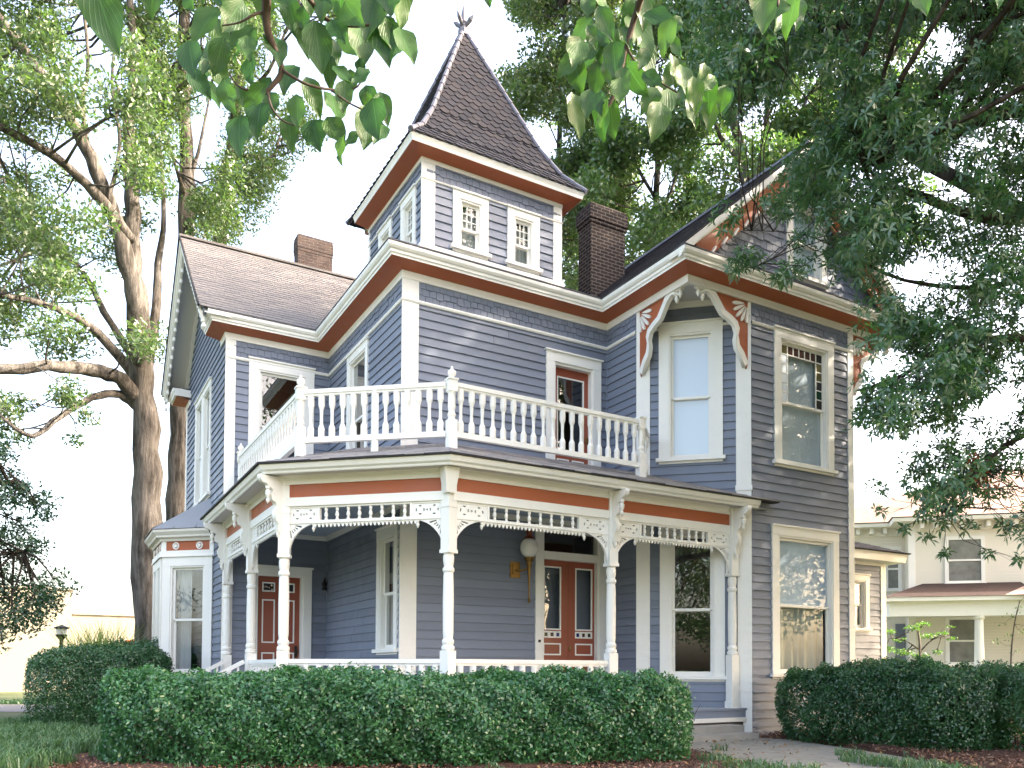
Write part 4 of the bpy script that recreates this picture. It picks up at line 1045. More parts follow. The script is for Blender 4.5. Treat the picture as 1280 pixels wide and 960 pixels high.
mb = MB(); mb.sweep(bw, [(.0, 3.81), (.06, 3.81), (.08, 3.86), (.15, 3.89), (.16, 3.93), (.22, 4.0), (.23, 4.05), (.1, 4.06)]); mb.build('bay_cornice', M['white_old'], H)
mb = MB(); ob = off_path(bw, .25); ob[0] = Vector((X0 - .0, 23.45)); ob[-1] = Vector((X0, 19.24)); ib = [Vector((X0, 22.6)), Vector((X0, 22.0)), Vector((X0, 20.9)), Vector((X0, 20.2))]
for i in range(3): mb.face([(ob[i].x, ob[i].y, 4.06), (ob[i + 1].x, ob[i + 1].y, 4.06), (ib[i + 1].x, ib[i + 1].y, 4.86), (ib[i].x, ib[i].y, 4.86)])
br = mb.build('bay_roof', M['metal_roof'], H)
mb = MB()
for i in range(3):
    n = 3
    for k in range(n + 1): 
        a = ob[i].lerp(ob[i + 1], k / n); b = ib[i].lerp(ib[i + 1], k / n); mb.bar((a.x, a.y, 4.07), (b.x, b.y, 4.87), .018, .02)
mb.build('roof_seam', M['metal_roof'], br)

# ================= rear extension on the right
EY = 13.4; EX1 = 17.45; fE = Fr((XRR, EY), (EX1, EY)); fE2 = Fr((EX1, EY), (EX1, 18.5))
window(fE, 'E', 15.95 - XRR, 16.85 - XRR, 1.95, 3.30, cw=.13, muntin=None)
mb = MB(); siding(mb, fE, 0, fE.L, GZ, 3.66, OPEN['E']); mb.build('siding_wall', M['blue'], H); mb = MB(); siding(mb, fE2, 0, fE2.L, GZ, 3.66); mb.build('siding_wall', M['blue'], H)
mb = MB(); mb.fbox(fE, fE.L - .16, fE.L + .03, GZ, 3.60, 0, .035); mb.fbox(fE2, 0, .16, GZ, 3.60, 0, .03); mb.build('corner_board', M['white'], H)
mb = MB(); mb.sweep([(XRR, EY), (EX1, EY), (EX1, 18.5)], [(.04, 3.56), (.04, 3.64), (.36, 3.64), (.38, 3.80), (.42, 3.84), (.0, 3.84)]); mb.sweep([(XRR, EY), (EX1, EY), (EX1, 18.5)], [(0, 3.56), (.04, 3.56)]); mb.build('extension_eave', M['white'], H)
mb = MB(); a = off_path([(XRR, EY), (EX1, EY), (EX1, 18.5)], .45); b = off_path([(XRR, EY), (EX1, EY), (EX1, 18.5)], -2.0)
for i in range(2):
    mb.face([(a[i].x, a[i].y, 3.85), (a[i + 1].x, a[i + 1].y, 3.85), (b[i + 1].x, b[i + 1].y, 4.75), (b[i].x, b[i].y, 4.75)])
    q = (a[i + 1] - a[i]); L = q.length; ud = q.normalized(); V = Vector((-ud.y, ud.x, .9 / 2.45)); vlen = 2.45 * math.hypot(1, .9 / 2.45)
    tiles(mb, (a[i].x, a[i].y, 3.86), (ud.x, ud.y, 0), V, vlen, .18, .3, lambda v, L=L, i=i: ((0 if i == 0 else 2.45 * v / 2.61), L - (2.45 * v / 2.61 if i == 0 else 0)), t=.02)
mb.build('extension_roof', M['slate_dark'], H)
# foundation strip under the walls, interior floors
mb = MB(); mb.sweep([(X0, YB), (X0, Y2)], [(.01, GZ - .1), (.03, GZ - .1), (.03, GZ + .22), (0, GZ + .23)]); mb.build('foundation', M['brick_b'], H)
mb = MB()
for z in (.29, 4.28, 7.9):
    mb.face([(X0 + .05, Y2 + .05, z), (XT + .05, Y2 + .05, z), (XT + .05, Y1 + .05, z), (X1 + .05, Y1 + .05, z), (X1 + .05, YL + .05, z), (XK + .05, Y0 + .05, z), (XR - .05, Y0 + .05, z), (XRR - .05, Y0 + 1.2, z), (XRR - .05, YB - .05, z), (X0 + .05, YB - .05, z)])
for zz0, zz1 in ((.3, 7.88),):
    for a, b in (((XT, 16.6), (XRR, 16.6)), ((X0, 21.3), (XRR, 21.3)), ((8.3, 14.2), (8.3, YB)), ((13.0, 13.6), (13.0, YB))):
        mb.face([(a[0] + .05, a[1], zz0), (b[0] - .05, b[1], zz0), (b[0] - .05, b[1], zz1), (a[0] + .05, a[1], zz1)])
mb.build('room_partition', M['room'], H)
settle(H, (9.0, 17.0, GZ))
SX, SY, SELD, SKYS, SUNS, EXPO = .85, -.52, 33, .15, 2.0, 3.1
WBT, WBI = 7350, 13
BACKTREES = [(-15, -13, 14, 5.5, 'tall shade tree across the street, nearer the dogwood'), (20.0, 1.0, 17, 6.5, 'unseen tree added farther right than the oak to shade the house'), (25.0, 5.0, 31, 8.5, 'unseen very tall tree added beyond the oak to shade the spire')]
BACKN = 330

# ================================================================== LIGHT AND SKY
SUNH = Vector((SX, SY)).normalized(); SEL = rad(SELD)
w = bpy.data.worlds.new('World'); scene.world = w; w.use_nodes = True; nt = w.node_tree; nt.nodes.clear()
wo = nt.nodes.new('ShaderNodeOutputWorld'); bg = nt.nodes.new('ShaderNodeBackground'); sky = nt.nodes.new('ShaderNodeTexSky')
sky.sky_type = 'NISHITA'; sky.sun_disc = False; sky.sun_elevation = SEL; sky.sun_rotation = math.atan2(SUNH.x, SUNH.y)
sky.air_density = 1.0; sky.dust_density = 6.0; sky.ozone_density = 0.6; sky.altitude = 0
nt.links.new(sky.outputs[0], bg.inputs[0]); bg.inputs[1].default_value = SKYS; nt.links.new(bg.outputs[0], wo.inputs[0])
sd_ = bpy.data.lights.new('sun', 'SUN'); sd_.energy = SUNS; sd_.angle = rad(0.53); sd_.color = (1.0, 0.95, 0.87)
so_ = bpy.data.objects.new('sun', sd_); COL.objects.link(so_)
to_sun = Vector((SUNH.x * math.cos(SEL), SUNH.y * math.cos(SEL), math.sin(SEL)))
so_.rotation_euler = to_sun.to_track_quat('Z', 'Y').to_euler(); so_.location = (20, -20, 40)
vs = scene.view_settings; vs.view_transform = 'Standard'; vs.look = 'None'; vs.gamma = 1; vs.use_curve_mapping = False; vs.exposure = EXPO; vs.use_white_balance = True; vs.white_balance_temperature = WBT; vs.white_balance_tint = WBI
scene.cycles.use_denoising = True; scene.cycles.max_bounces = 8; scene.cycles.transparent_max_bounces = 12; scene.cycles.caustics_reflective = False; scene.cycles.caustics_refractive = False
scene.cycles.sample_clamp_indirect = 6

# ================================================================== GROUND
def m_ground(name, cols, scale, bs=.6, bd=.03, rough=.95):
    m, nt, ns, ln, out = newmat(name)
    n1 = noise(nt, scale, 8, rough=.7); n2 = noise(nt, scale * .12, 4)
    col = ramp(nt, n1, [(.3 + .4 * i / (len(cols) - 1), c) for i, c in enumerate(cols)])
    col = mix_rgb(nt, ramp(nt, n2, [(.4, (0, 0, 0)), (.65, (.5,) * 3)]), col, cols[-1])
    principled(nt, out, col, rough, bump(nt, n1, bs, bd), .2); return m
M['lawn'] = m_ground('lawn_soil', [(.045, .06, .03), (.065, .085, .04), (.10, .115, .06)], 9)
M['mulch'] = m_ground('bark_mulch', [(.035, .018, .014), (.085, .042, .03), (.15, .08, .058)], 26, .9, .04)
M['walk'] = m_ground('old_concrete_walk', [(.16, .15, .13), (.24, .225, .19), (.30, .28, .24)], 5, .3, .01)
M['road'] = m_ground('asphalt', [(.10, .10, .11), (.14, .14, .15), (.17, .17, .18)], 12, .3, .01)
M['chip'] = m_tiles('bark_chips', [(.10, .042, .030), (.20, .095, .065), (.33, .21, .15), (.045, .025, .02)])
M['grass'] = m_leaf('grass_blades', [(.035, .09, .04), (.06, .14, .06), (.09, .17, .08)], .3, .05)
M['plume'] = m_leaf('feathery_grass', [(.16, .22, .08), (.25, .30, .12)], .4, .04)
def sheet(name, pts, z, mat, cut=1):
    mb = MB(); mb.face([(x, y, z) for x, y in pts]); return tag(mb.build(name, M[mat]), kind='structure')
sheet('ground', [(-900, -900), (900, -900), (900, 900), (-900, 900)], GZ - .02, 'lawn')
bed = [(-2.0, 12.5), (1.0, 16.8), (2.6, 21.5), (3.1, 14), (5, 11.5), (8.4, 11.2), (8.5, 10.95), (8.0, 8.9), (7.4, 6.6), (4.6, 6.2), (1.2, 8.0), (-.6, 10.0)]
def mound(name, pts, z, mat, amp=.03, step=.14):
    """gently uneven bed clipped to its outline (grid of small faces)"""
    xs = [p[0] for p in pts]; ys = [p[1] for p in pts]; mb = MB(); idx = {}
    def inside(x, y):
        c = False; j = len(pts) - 1
        for i in range(len(pts)):
            xi, yi = pts[i]; xj, yj = pts[j]
            if (yi > y) != (yj > y) and x < (xj - xi) * (y - yi) / (yj - yi) + xi: c = not c
            j = i
        return c
    cnt = {}
    nx = int((max(xs) - min(xs)) / step) + 1; ny = int((max(ys) - min(ys)) / step) + 1
    def vid(i, j):
        if (i, j) not in idx:
            x = min(xs) + i * step + math.sin(i * 7.1 + j * 3.3) * .07; y = min(ys) + j * step + math.cos(i * 5.7 + j * 2.9) * .07
            idx[(i, j)] = mb.vert((x, y, z + amp * (math.sin(x * 2.3 + y) + math.sin(y * 3.1 - x * 1.7) + 1.2) * .5))
        return idx[(i, j)]
    for i in range(nx):
        for j in range(ny):
            if inside(min(xs) + (i + .5) * step, min(ys) + (j + .5) * step):
                q = (vid(i, j), vid(i + 1, j), vid(i + 1, j + 1), vid(i, j + 1)); mb.f.append(q); mb.uv.extend([(0, 0)] * 4)
                for k_ in q: cnt[k_] = cnt.get(k_, 0) + 1
    for k_, c_ in cnt.items():
        if c_ < 4: v_ = mb.v[k_]; mb.v[k_] = (v_[0], v_[1], GZ - .045)
    return tag(mb.build(name, M[mat], smooth=True), kind='structure'), inside
_, in1 = mound('mulch_bed', bed, GZ - .005, 'mulch')
bed2 = [(10.62, 11.34), (13.5, 11.34), (15.5, 12.0), (22, 12.2), (22, 4), (11.6, 3.5), (10.1, 5.6), (9.75, 6.4), (10.3, 7.75), (11.0, 10.0)]
_, in2 = mound('mulch_bed', bed2, GZ + .0, 'mulch', .05)
wk = [(8.55, 10.9), (10.6, 11.2), (10.85, 10.2), (10.15, 7.75), (9.6, 6.39), (8.8, 4.2), (6.4, 4.2), (7.5, 7.2), (8.05, 8.9)]
mb = MB(); zz = GZ + .012
mb.face([(x, y, zz) for x, y in wk]); 
for i in range(len(wk)): a, b = wk[i], wk[(i + 1) % len(wk)]; mb.face([(a[0], a[1], GZ - .05), (b[0], b[1], GZ - .05), (b[0], b[1], zz), (a[0], a[1], zz)])
tag(mb.build('walkway', M['walk']), kind='structure')
a0, a1, b1, b0 = gat(-500, 23.2), gat(75, 23.2), gat(95, 27), gat(-500, 27)
sheet('driveway', [tuple(p.xy) for p in (a0, a1, b1, b0)], GZ - .008, 'road')
q0, q1, q2, q3 = gat(-500, 27), gat(95, 27), gat(95, 27.8), gat(-500, 27.8)
sheet('kerb', [tuple(p.xy) for p in (q0, q1, q2, q3)], GZ - .004, 'walk')

def kites(name, C, Nm, L, W, mat, parent=None, fold=.12, droop=0.0, seedrot=True):
    """one four-cornered leaf per centre; vectorised"""
    n = len(C); Nm = Nm / np.maximum(1e-6, np.linalg.norm(Nm, axis=1, keepdims=True))
    t = rng.normal(size=(n, 3)); t[:, 2] -= droop; A = t - (t * Nm).sum(1, keepdims=True) * Nm; A /= np.maximum(1e-6, np.linalg.norm(A, axis=1, keepdims=True))
    B = np.cross(Nm, A); l = (L * rng.uniform(.7, 1.25, n))[:, None]; w_ = (W * rng.uniform(.75, 1.2, n))[:, None]
    v = np.empty((n, 4, 3)); v[:, 0] = C - A * l * .5; v[:, 2] = C + A * l * .5
    v[:, 1] = C - A * l * .05 + B * w_ * .5 + Nm * w_ * fold; v[:, 3] = C - A * l * .05 - B * w_ * .5 + Nm * w_ * fold
    return quads(name, v.reshape(-1, 3), mat, parent)
def quads(name, V, mat, parent=None):
    n = len(V) // 4; me = bpy.data.meshes.new(name)
    me.vertices.add(n * 4); me.vertices.foreach_set('co', V.astype(np.float32).ravel()); me.loops.add(n * 4); me.loops.foreach_set('vertex_index', np.arange(n * 4, dtype=np.int32))
    me.polygons.add(n); me.polygons.foreach_set('loop_start', np.arange(0, n * 4, 4, dtype=np.int32)); me.polygons.foreach_set('loop_total', np.full(n, 4, dtype=np.int32))
    me.update(calc_edges=True); me.materials.append(M[mat]); o = bpy.data.objects.new(name, me); COL.objects.link(o)
    if parent is not None: o.parent = parent
    return o
def whorls(name, C, D, L, W, mat, parent=None, k=5):
    """k narrow leaves radiating from every twig tip C along direction D"""
    n = len(C); D = D / np.linalg.norm(D, axis=1, keepdims=True); t = rng.normal(size=(n, 3)); E1 = np.cross(D, t); E1 /= np.linalg.norm(E1, axis=1, keepdims=True); E2 = np.cross(D, E1)
    out = []
    for i in range(k):
        ph = 2 * np.pi * i / k + rng.uniform(-.4, .4, n); el = rng.uniform(-.15, .75, n)
        A = (np.cos(ph) * np.cos(el))[:, None] * E1 + (np.sin(ph) * np.cos(el))[:, None] * E2 + np.sin(el)[:, None] * D
        B = np.cross(A, D); B /= np.maximum(1e-6, np.linalg.norm(B, axis=1, keepdims=True)); Nn = np.cross(A, B)
        l = (L * rng.uniform(.65, 1.2, n))[:, None]; w_ = (W * rng.uniform(.7, 1.3, n))[:, None]; dr = np.array([0, 0, -1.0]) * l * .18
        v = np.empty((n, 4, 3)); v[:, 0] = C; v[:, 2] = C + A * l + dr; v[:, 1] = C + A * l * .55 + B * w_ * .5; v[:, 3] = C + A * l * .55 - B * w_ * .5
        out.append(v.reshape(-1, 3))
    return quads(name, np.concatenate(out), mat, parent)

# ================================================================== HEDGES AND SHRUBS
def sup(a, p): return np.sign(a) * np.abs(a) ** p
def hedge(name, label, cat, path, hw, h, n, leaf, mat, lump=.10, z0=GZ, group=None, p=.62, seed=0, core='hedge_core', shadeamt=0, stems=True, inner=.22):
    root = thing(name, label, cat, group)
    P = np.array(path, float)
    if len(P) > 2:   # round the bends so no gap opens on the outside
        Q = [P[0]]
        for i in range(1, len(P) - 1):
            for f in np.linspace(0, 1, 7): a = P[i] + (P[i - 1] - P[i]) * .4; b = P[i] + (P[i + 1] - P[i]) * .4; Q.append((1 - f) ** 2 * a + 2 * f * (1 - f) * P[i] + f * f * b)
        P = np.array(Q + [P[-1]])
    seg = np.linalg.norm(P[1:] - P[:-1], axis=1); cum = np.concatenate([[0], np.cumsum(seg)]); Lt = cum[-1]
    def pos(s):
        s = np.clip(s, 0, Lt - 1e-6); i = np.clip(np.searchsorted(cum, s, side='right') - 1, 0, len(seg) - 1); f = (s - cum[i]) / seg[i]
        q = P[i] + (P[i + 1] - P[i]) * f[:, None]; d = (P[i + 1] - P[i]) / seg[i][:, None]; return q, d
    def surf(n, shrink):
        # ends: hemi-cap by shrinking cross-section
        s = rng.uniform(-hw * .95, Lt + hw * .95, n)
        sq = rng.uniform(0, 3.3, n); a_ = np.where(sq < 1.1, 1.0, np.where(sq < 2.2, 1 - 2 * (sq - 1.1) / 1.1, -1.0)); b_ = np.where(sq < 1.1, -1 + 2 * sq / 1.1, np.where(sq < 2.2, 1.0, 1 - 2 * (sq - 2.2) / 1.1))
        nrm_ = (np.abs(a_) ** 3 + np.where(b_ < 0, np.abs(b_) * .5, np.abs(b_)) ** 3) ** (1 / 3); ca_ = a_ / nrm_; sa_ = b_ / nrm_; th = np.arctan2(sa_, ca_)
        e = np.where(s < 0, -s, np.where(s > Lt, s - Lt, 0)) / hw; k = np.sqrt(np.clip(1 - e ** 2.1, 0.02, 1))
        q, d = pos(s); q = q + d * np.where(s < 0, s, np.where(s > Lt, s - Lt, 0))[:, None]
        nn = np.stack([d[:, 1], -d[:, 0]], 1); cx_ = ca_; sz = sa_
        lum = 1 + lump * (np.sin(s * 2.1 + th * 2 + seed) + .7 * np.sin(s * 4.7 - th * 3.1 + seed * 2) + .5 * np.sin(s * 9.3 + th * 6)) * 1.0
        rr = k * lum * shrink
        X = q + nn * (cx_ * hw * rr)[:, None]; Z = z0 + h * .5 + np.where(sz > 0, sz * (.55 + .45 * k) * lum * shrink, b_) * h * .5
        C = np.column_stack([X, Z]); cc = np.column_stack([q, np.full(n, z0 + h * .5)]); ns = np.sin(C[:, 0] * 14.1 + seed) * np.sin(C[:, 1] * 12.7 + 1.3) * np.sin(C[:, 2] * 15.3 + .7) + .7 * np.sin(C[:, 0] * 6.3 + C[:, 2] * 7.1 + seed) * np.sin(C[:, 1] * 6.9 - C[:, 2] * 5.2); C = cc + (C - cc) * (1 + .11 * ns)[:, None]; Nv = np.column_stack([nn * np.cos(th)[:, None] + d * (np.where(s < 0, -1, np.where(s > Lt, 1, 0)) * e)[:, None], np.sin(th)])
        return C, Nv
    C, Nv = surf(n, 1 - inner * rng.uniform(0, 1, n) ** 1.6)
    C += rng.normal(size=C.shape) * leaf * .5
    ok = C[:, 2] > z0 + .02; C, Nv = C[ok], Nv[ok]
    Nv = Nv + rng.normal(size=Nv.shape) * .65
    kites('foliage', C, Nv, leaf, leaf * .55, mat, root)
    # shoots that stick out
    m_ = n // 10; C, Nv = surf(m_, 1.0 + rng.uniform(0.0, .13, m_) ** 1.3); ok = C[:, 2] > z0 + h * .3; C = C[ok] + rng.normal(size=(ok.sum(), 3)) * .01; kites('shoots', C, rng.normal(size=C.shape) + Nv[ok] * .4, leaf * 1.1, leaf * .5, mat, root)
    # dark twiggy heart
    mb = MB()
    for i in range(int(Lt * 16)):
        s = np.array([random.uniform(-hw * .4, Lt + hw * .4)]); q, d = pos(s); q = q[0] + d[0] * (s[0] if s[0] < 0 else max(0, s[0] - Lt)); d = d[0]
        a = Vector((q[0] + random.uniform(-.2, .2) * hw, q[1] + random.uniform(-.2, .2) * hw, z0)); b = a + Vector((random.uniform(-.6, .6) * hw, random.uniform(-.6, .6) * hw, h * random.uniform(.6, .85)))
        mid = a.lerp(b, .5) + Vector((random.uniform(-.06, .06), random.uniform(-.06, .06), 0)); mb.tube([a, mid, b], [.012, .009, .004], 4, False)
    mb.build('stems', M['twig'], root)
    c = P.mean(0); settle(root, (c[0], c[1], z0)); return root
M['twig'] = m_simple('dark_twigs', (.045, .032, .024), .9)
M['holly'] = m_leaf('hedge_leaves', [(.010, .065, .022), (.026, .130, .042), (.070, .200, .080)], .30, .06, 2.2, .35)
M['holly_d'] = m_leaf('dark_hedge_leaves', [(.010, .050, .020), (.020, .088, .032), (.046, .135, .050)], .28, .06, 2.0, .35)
hp = [gat(205, 11.05), gat(330, 10.8), gat(560, 10.95), gat(795, 11.5)]
hedge('clipped_hedge', 'long clipped green hedge running across the front of the porch', 'hedge', [p.xy for p in hp], .72, 1.11, 105000, .058, 'holly', .085, p=.55)
hp = [gat(1040, 14.6), gat(1105, 13.6), gat(1180, 12.9)]
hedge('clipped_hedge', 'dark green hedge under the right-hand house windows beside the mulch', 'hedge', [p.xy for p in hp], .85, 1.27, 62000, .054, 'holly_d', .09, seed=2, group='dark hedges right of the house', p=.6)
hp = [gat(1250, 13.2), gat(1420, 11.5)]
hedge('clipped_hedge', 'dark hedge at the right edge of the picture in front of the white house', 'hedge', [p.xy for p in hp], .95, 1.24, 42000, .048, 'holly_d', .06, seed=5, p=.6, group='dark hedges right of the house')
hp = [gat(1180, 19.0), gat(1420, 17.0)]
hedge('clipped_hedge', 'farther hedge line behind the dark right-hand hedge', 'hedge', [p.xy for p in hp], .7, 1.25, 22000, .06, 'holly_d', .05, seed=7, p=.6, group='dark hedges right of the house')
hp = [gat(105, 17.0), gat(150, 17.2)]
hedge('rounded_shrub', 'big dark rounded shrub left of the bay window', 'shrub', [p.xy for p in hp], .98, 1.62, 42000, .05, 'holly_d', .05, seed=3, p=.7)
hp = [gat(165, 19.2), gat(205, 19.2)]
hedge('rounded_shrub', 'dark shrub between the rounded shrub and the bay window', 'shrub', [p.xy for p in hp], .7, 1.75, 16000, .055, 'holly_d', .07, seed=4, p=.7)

sheet('unseen_sidewalk', [(-60, -3.6), (60, -3.6), (60, -1.2), (-60, -1.2)], GZ - .006, 'walk')  # out of view, added to bounce sunlight towards the porch
sheet('street', [(-80, -15), (80, -15), (80, -4.6), (-80, -4.6)], GZ - .008, 'road')  # out of view as well, added for its bounced light
# ---- loose things on the ground
def scatter(n, inside, box): 
    out = []
    while len(out) < n:
        x, y = random.uniform(box[0], box[1]), random.uniform(box[2], box[3])
        if inside(x, y): out.append((x, y))
    return out
C = scatter(15000, in1, (-2, 9, 6, 13)) ; C = np.array([(x, y, GZ + random.uniform(.0, .05)) for x, y in C]); nv = rng.normal(size=C.shape) * .5; nv[:, 2] += 1
tag(kites('bark_chips', C, nv, .055, .022, 'chip', None, 0), kind='stuff')
C = scatter(13000, in2, (9.5, 16, 3.6, 11.5)); C = np.array([(x, y, GZ + random.uniform(.02, .08)) for x, y in C]); nv = rng.normal(size=C.shape) * .5; nv[:, 2] += 1
tag(kites('bark_chips', C, nv, .06, .024, 'chip', None, 0), kind='stuff')
M['dead'] = m_tiles('fallen_leaves', [(.20, .10, .04), (.28, .17, .07), (.13, .07, .04), (.30, .22, .10)])
C = np.array([(random.uniform(6.5, 13), random.uniform(5.5, 12), 0) for _ in range(620)] + [(random.uniform(-1.5, 6), random.uniform(7, 13), 0) for _ in range(260)] + [(random.uniform(8.6, 10.8), random.uniform(10.2, 11.3), 0) for _ in range(40)]); C[:, 2] = GZ + rng.uniform(.03, .06, len(C)); nv = rng.normal(size=C.shape) * .35; nv[:, 2] += 1
tag(kites('fallen_leaves', C, nv, .08, .035, 'dead', None, .1), kind='stuff')
def grass(name, spots, n, h, spread, mat='grass', bend=.6, wd=.008):
    V = []
    for (x, y, r) in spots:
        k = int(n * r * r); a = rng.uniform(0, 2 * np.pi, k); rr = r * np.sqrt(rng.uniform(0, 1, k)); bx = x + rr * np.cos(a); by = y + rr * np.sin(a)
        d = rng.uniform(0, 2 * np.pi, k); hh = h * rng.uniform(.5, 1.2, k); be = bend * hh * rng.uniform(.3, 1.3, k); ww = wd * rng.uniform(.7, 1.3, k)
        base = np.column_stack([bx, by, np.full(k, GZ - .01)]); dv = np.column_stack([np.cos(d), np.sin(d), np.zeros(k)]); sv = np.column_stack([-np.sin(d), np.cos(d), np.zeros(k)]) * ww[:, None]
        mid = base + dv * (be * .35)[:, None] + np.array([0, 0, 1]) * (hh * .65)[:, None]; tip = base + dv * be[:, None] + np.array([0, 0, 1]) * (hh * (1 - .3 * bend))[:, None]
        q = np.empty((k, 4, 3)); q[:, 0] = base - sv; q[:, 1] = base + sv; q[:, 2] = mid + sv * .8; q[:, 3] = mid - sv * .8; V.append(q.reshape(-1, 3))
        q = np.empty((k, 4, 3)); q[:, 0] = mid - sv * .8; q[:, 1] = mid + sv * .8; q[:, 2] = tip + sv * .1; q[:, 3] = tip - sv * .1; V.append(q.reshape(-1, 3))
    return tag(quads(name, np.concatenate(V), mat), kind='stuff')
sp_ = []
for px, d, r in ((-10, 10.6, .5), (20, 11.4, .5), (-40, 12, .8), (40, 12.8, .5), (-20, 13.8, .7), (20, 15.0, .7), (55, 14.2, .5), (-60, 16, 1.0), (70, 13.2, .35), (15, 9.9, .4), (-30, 9.3, .5), (85, 15.4, .3), (30, 16.8, .6), (60, 17.8, .5), (112, 12.0, .3), (135, 11.2, .22), (100, 13.2, .5), (90, 14.4, .5), (120, 14.2, .4), (70, 11.6, .4), (95, 12.4, .4), (60, 10.4, .35), (130, 12.9, .35)): p = gat(px, d); sp_.append((p.x, p.y, r))
grass('grass', sp_, 2600, .26, 0)
sp_ = []
for px, d, r in ((1075, 11.0, .28), (1105, 10.6, .32), (1140, 10.3, .35), (1170, 9.9, .28), (1060, 11.8, .2), (1010, 9.95, .15), (960, 10.1, .22), (925, 10.3, .22), (890, 11.0, .2), (985, 9.7, .25), (945, 9.7, .25), (1200, 9.6, .25), (900, 12.4, .12)): p = gat(px, d); sp_.append((p.x, p.y, r))
grass('grass', sp_, 2200, .16, 0)
sp_ = [(gat(px, 28.6 + (px % 7) * .3).x, gat(px, 28.6 + (px % 7) * .3).y, .9) for px in range(-120, 110, 12)]
grass('grass', sp_, 300, .10, 0, wd=.02)
p = gat(122, 21.5); _q = gat(122, 21.5)
_w = [(x, y, random.uniform(.04, .12)) for x, y in scatter(26, in1, (-1, 9, 6.2, 11))] + [(x, y, random.uniform(.04, .12)) for x, y in scatter(20, in2, (9.8, 15, 4, 9))]
grass('grass', _w, 2600, .13, 0)
g = grass('grass_clump', [(p.x, p.y, .55)], 2600, 2.35, 0, 'plume', .35, .012)
del g['kind']; tag(g, 'pale feathery grass clump rising behind the left shrubs', 'grass clump')

# ================================================================== TREES
M['bark'] = m_bark('grey_brown_bark', (.060, .054, .048), (.180, .165, .152))
M['bark_l'] = m_bark('pale_bark', (.10, .085, .07), (.22, .19, .165))
M['bark_d'] = m_bark('dark_bark', (.030, .025, .022), (.075, .062, .05))
M['leaf_l'] = m_leaf('pale_tree_leaves', [(.045, .092, .032), (.070, .128, .048), (.110, .165, .060), (.060, .12, .062)], .50, .08, .5)
M['leaf_m'] = m_leaf('mid_green_tree_leaves', [(.032, .090, .036), (.055, .130, .048), (.095, .170, .060)], .45, .08, .5)
M['leaf_o'] = m_leaf('oak_leaves', [(.022, .080, .040), (.040, .118, .046), (.075, .155, .045), (.034, .105, .062)], .42, .07, .8, .38)
M['leaf_r'] = m_leaf('turned_oak_leaves', [(.25, .05, .02), (.32, .10, .03)], .4, .06)
M['leaf_h'] = m_leaf('magnolia_leaves', [(.014, .050, .028), (.026, .076, .038), (.045, .100, .05)], .25, .08, 1.2, .35)
def inpoly(x, y, poly):
    c = np.zeros(len(x), bool); j = len(poly) - 1
    for i in range(len(poly)):
        xi, yi = poly[i]; xj, yj = poly[j]
        if yi != yj: c ^= ((yi > y) != (yj > y)) & (x < (xj - xi) * (y - yi) / (yj - yi) + xi)
        j = i
    return c
def limbs(root, name, specs, mat, wob=.02, n=9):
    """specs: list of (points [(px,py,depth)...], r0, r1)"""
    mb = MB(); allp = []
    for pts, r0, r1 in specs:
        W = [at(*p) if not isinstance(p, Vector) else p for p in pts]; Q = []; R_ = []
        tot = len(W) - 1
        for i in range(tot):
            for k in range(4):
                f = k / 4; a = W[max(0, i - 1)]; b = W[i]; c = W[i + 1]; d = W[min(tot, i + 2)]
                q = .5 * ((2 * b) + (c - a) * f + (2 * a - 5 * b + 4 * c - d) * f * f + (-a + 3 * b - 3 * c + d) * f ** 3)
                t_ = (i + f) / tot; r = r0 + (r1 - r0) * t_ ** .8
                Q.append(q + Vector([random.uniform(-1, 1) * r * wob * 6 for _ in range(3)])); R_.append(r * random.uniform(.93, 1.08))
        Q.append(W[-1]); R_.append(r1); mb.tube(Q, R_, n); allp += Q
    return mb, allp
def crown(root, clumps, mat, per, leaf, lw, anchors, twigmat, droop=.6, kind='kite', flat=.75, tw=.02, whl=None, name='crown', twigs=True):
    C = []; D = []
    mb = MB(); AN = np.array([tuple(a) for a in anchors]) if anchors else None
    for (c, r) in clumps:
        k = max(6, int(per * r * r)); v = rng.normal(size=(k, 3)); v /= np.linalg.norm(v, axis=1, keepdims=True); rad_ = r * rng.uniform(0.05, 1, k) ** .55
        q = v * rad_[:, None]; q[:, 2] *= flat; C.append(q + np.array(c)); D.append(v)
        if twigs and AN is not None:
            dd = np.linalg.norm(AN - np.array(c), axis=1); j = int(np.argmin(dd + rng.uniform(0, .5, len(dd))))
            a = Vector(AN[j]); b = Vector(c); L = (b - a).length
            if .2 < L < 7:
                m1 = a.lerp(b, .35) + Vector([random.uniform(-.1, .1) * L for _ in range(3)]); m2 = a.lerp(b, .7) + Vector([random.uniform(-.08, .08) * L for _ in range(3)])
                rr = tw * (1 + .35 * L); mb.tube([a, m1, m2, b], [rr, rr * .7, rr * .45, rr * .2], 5, False)
                for _ in range(3):
                    e = b + Vector([random.uniform(-.8, .8) * r for _ in range(3)]); mb.tube([m2, m2.lerp(e, .5) + Vector((0, 0, .05 * r)), e], [rr * .4, rr * .28, rr * .1], 4, False)
    C = np.concatenate(C); D = np.concatenate(D)
    if kind == 'kite':
        Nv = rng.normal(size=C.shape); Nv[:, 2] += .7; kites(name, C, Nv, leaf, lw, mat, root, .1, droop)
    else:
        D = D * .6 + rng.normal(size=D.shape) * .5; D[:, 2] += .1; whorls(name, C, D, leaf, lw, mat, root, whl or 5)
    if twigs: mb.build('twigs', M[twigmat], root)
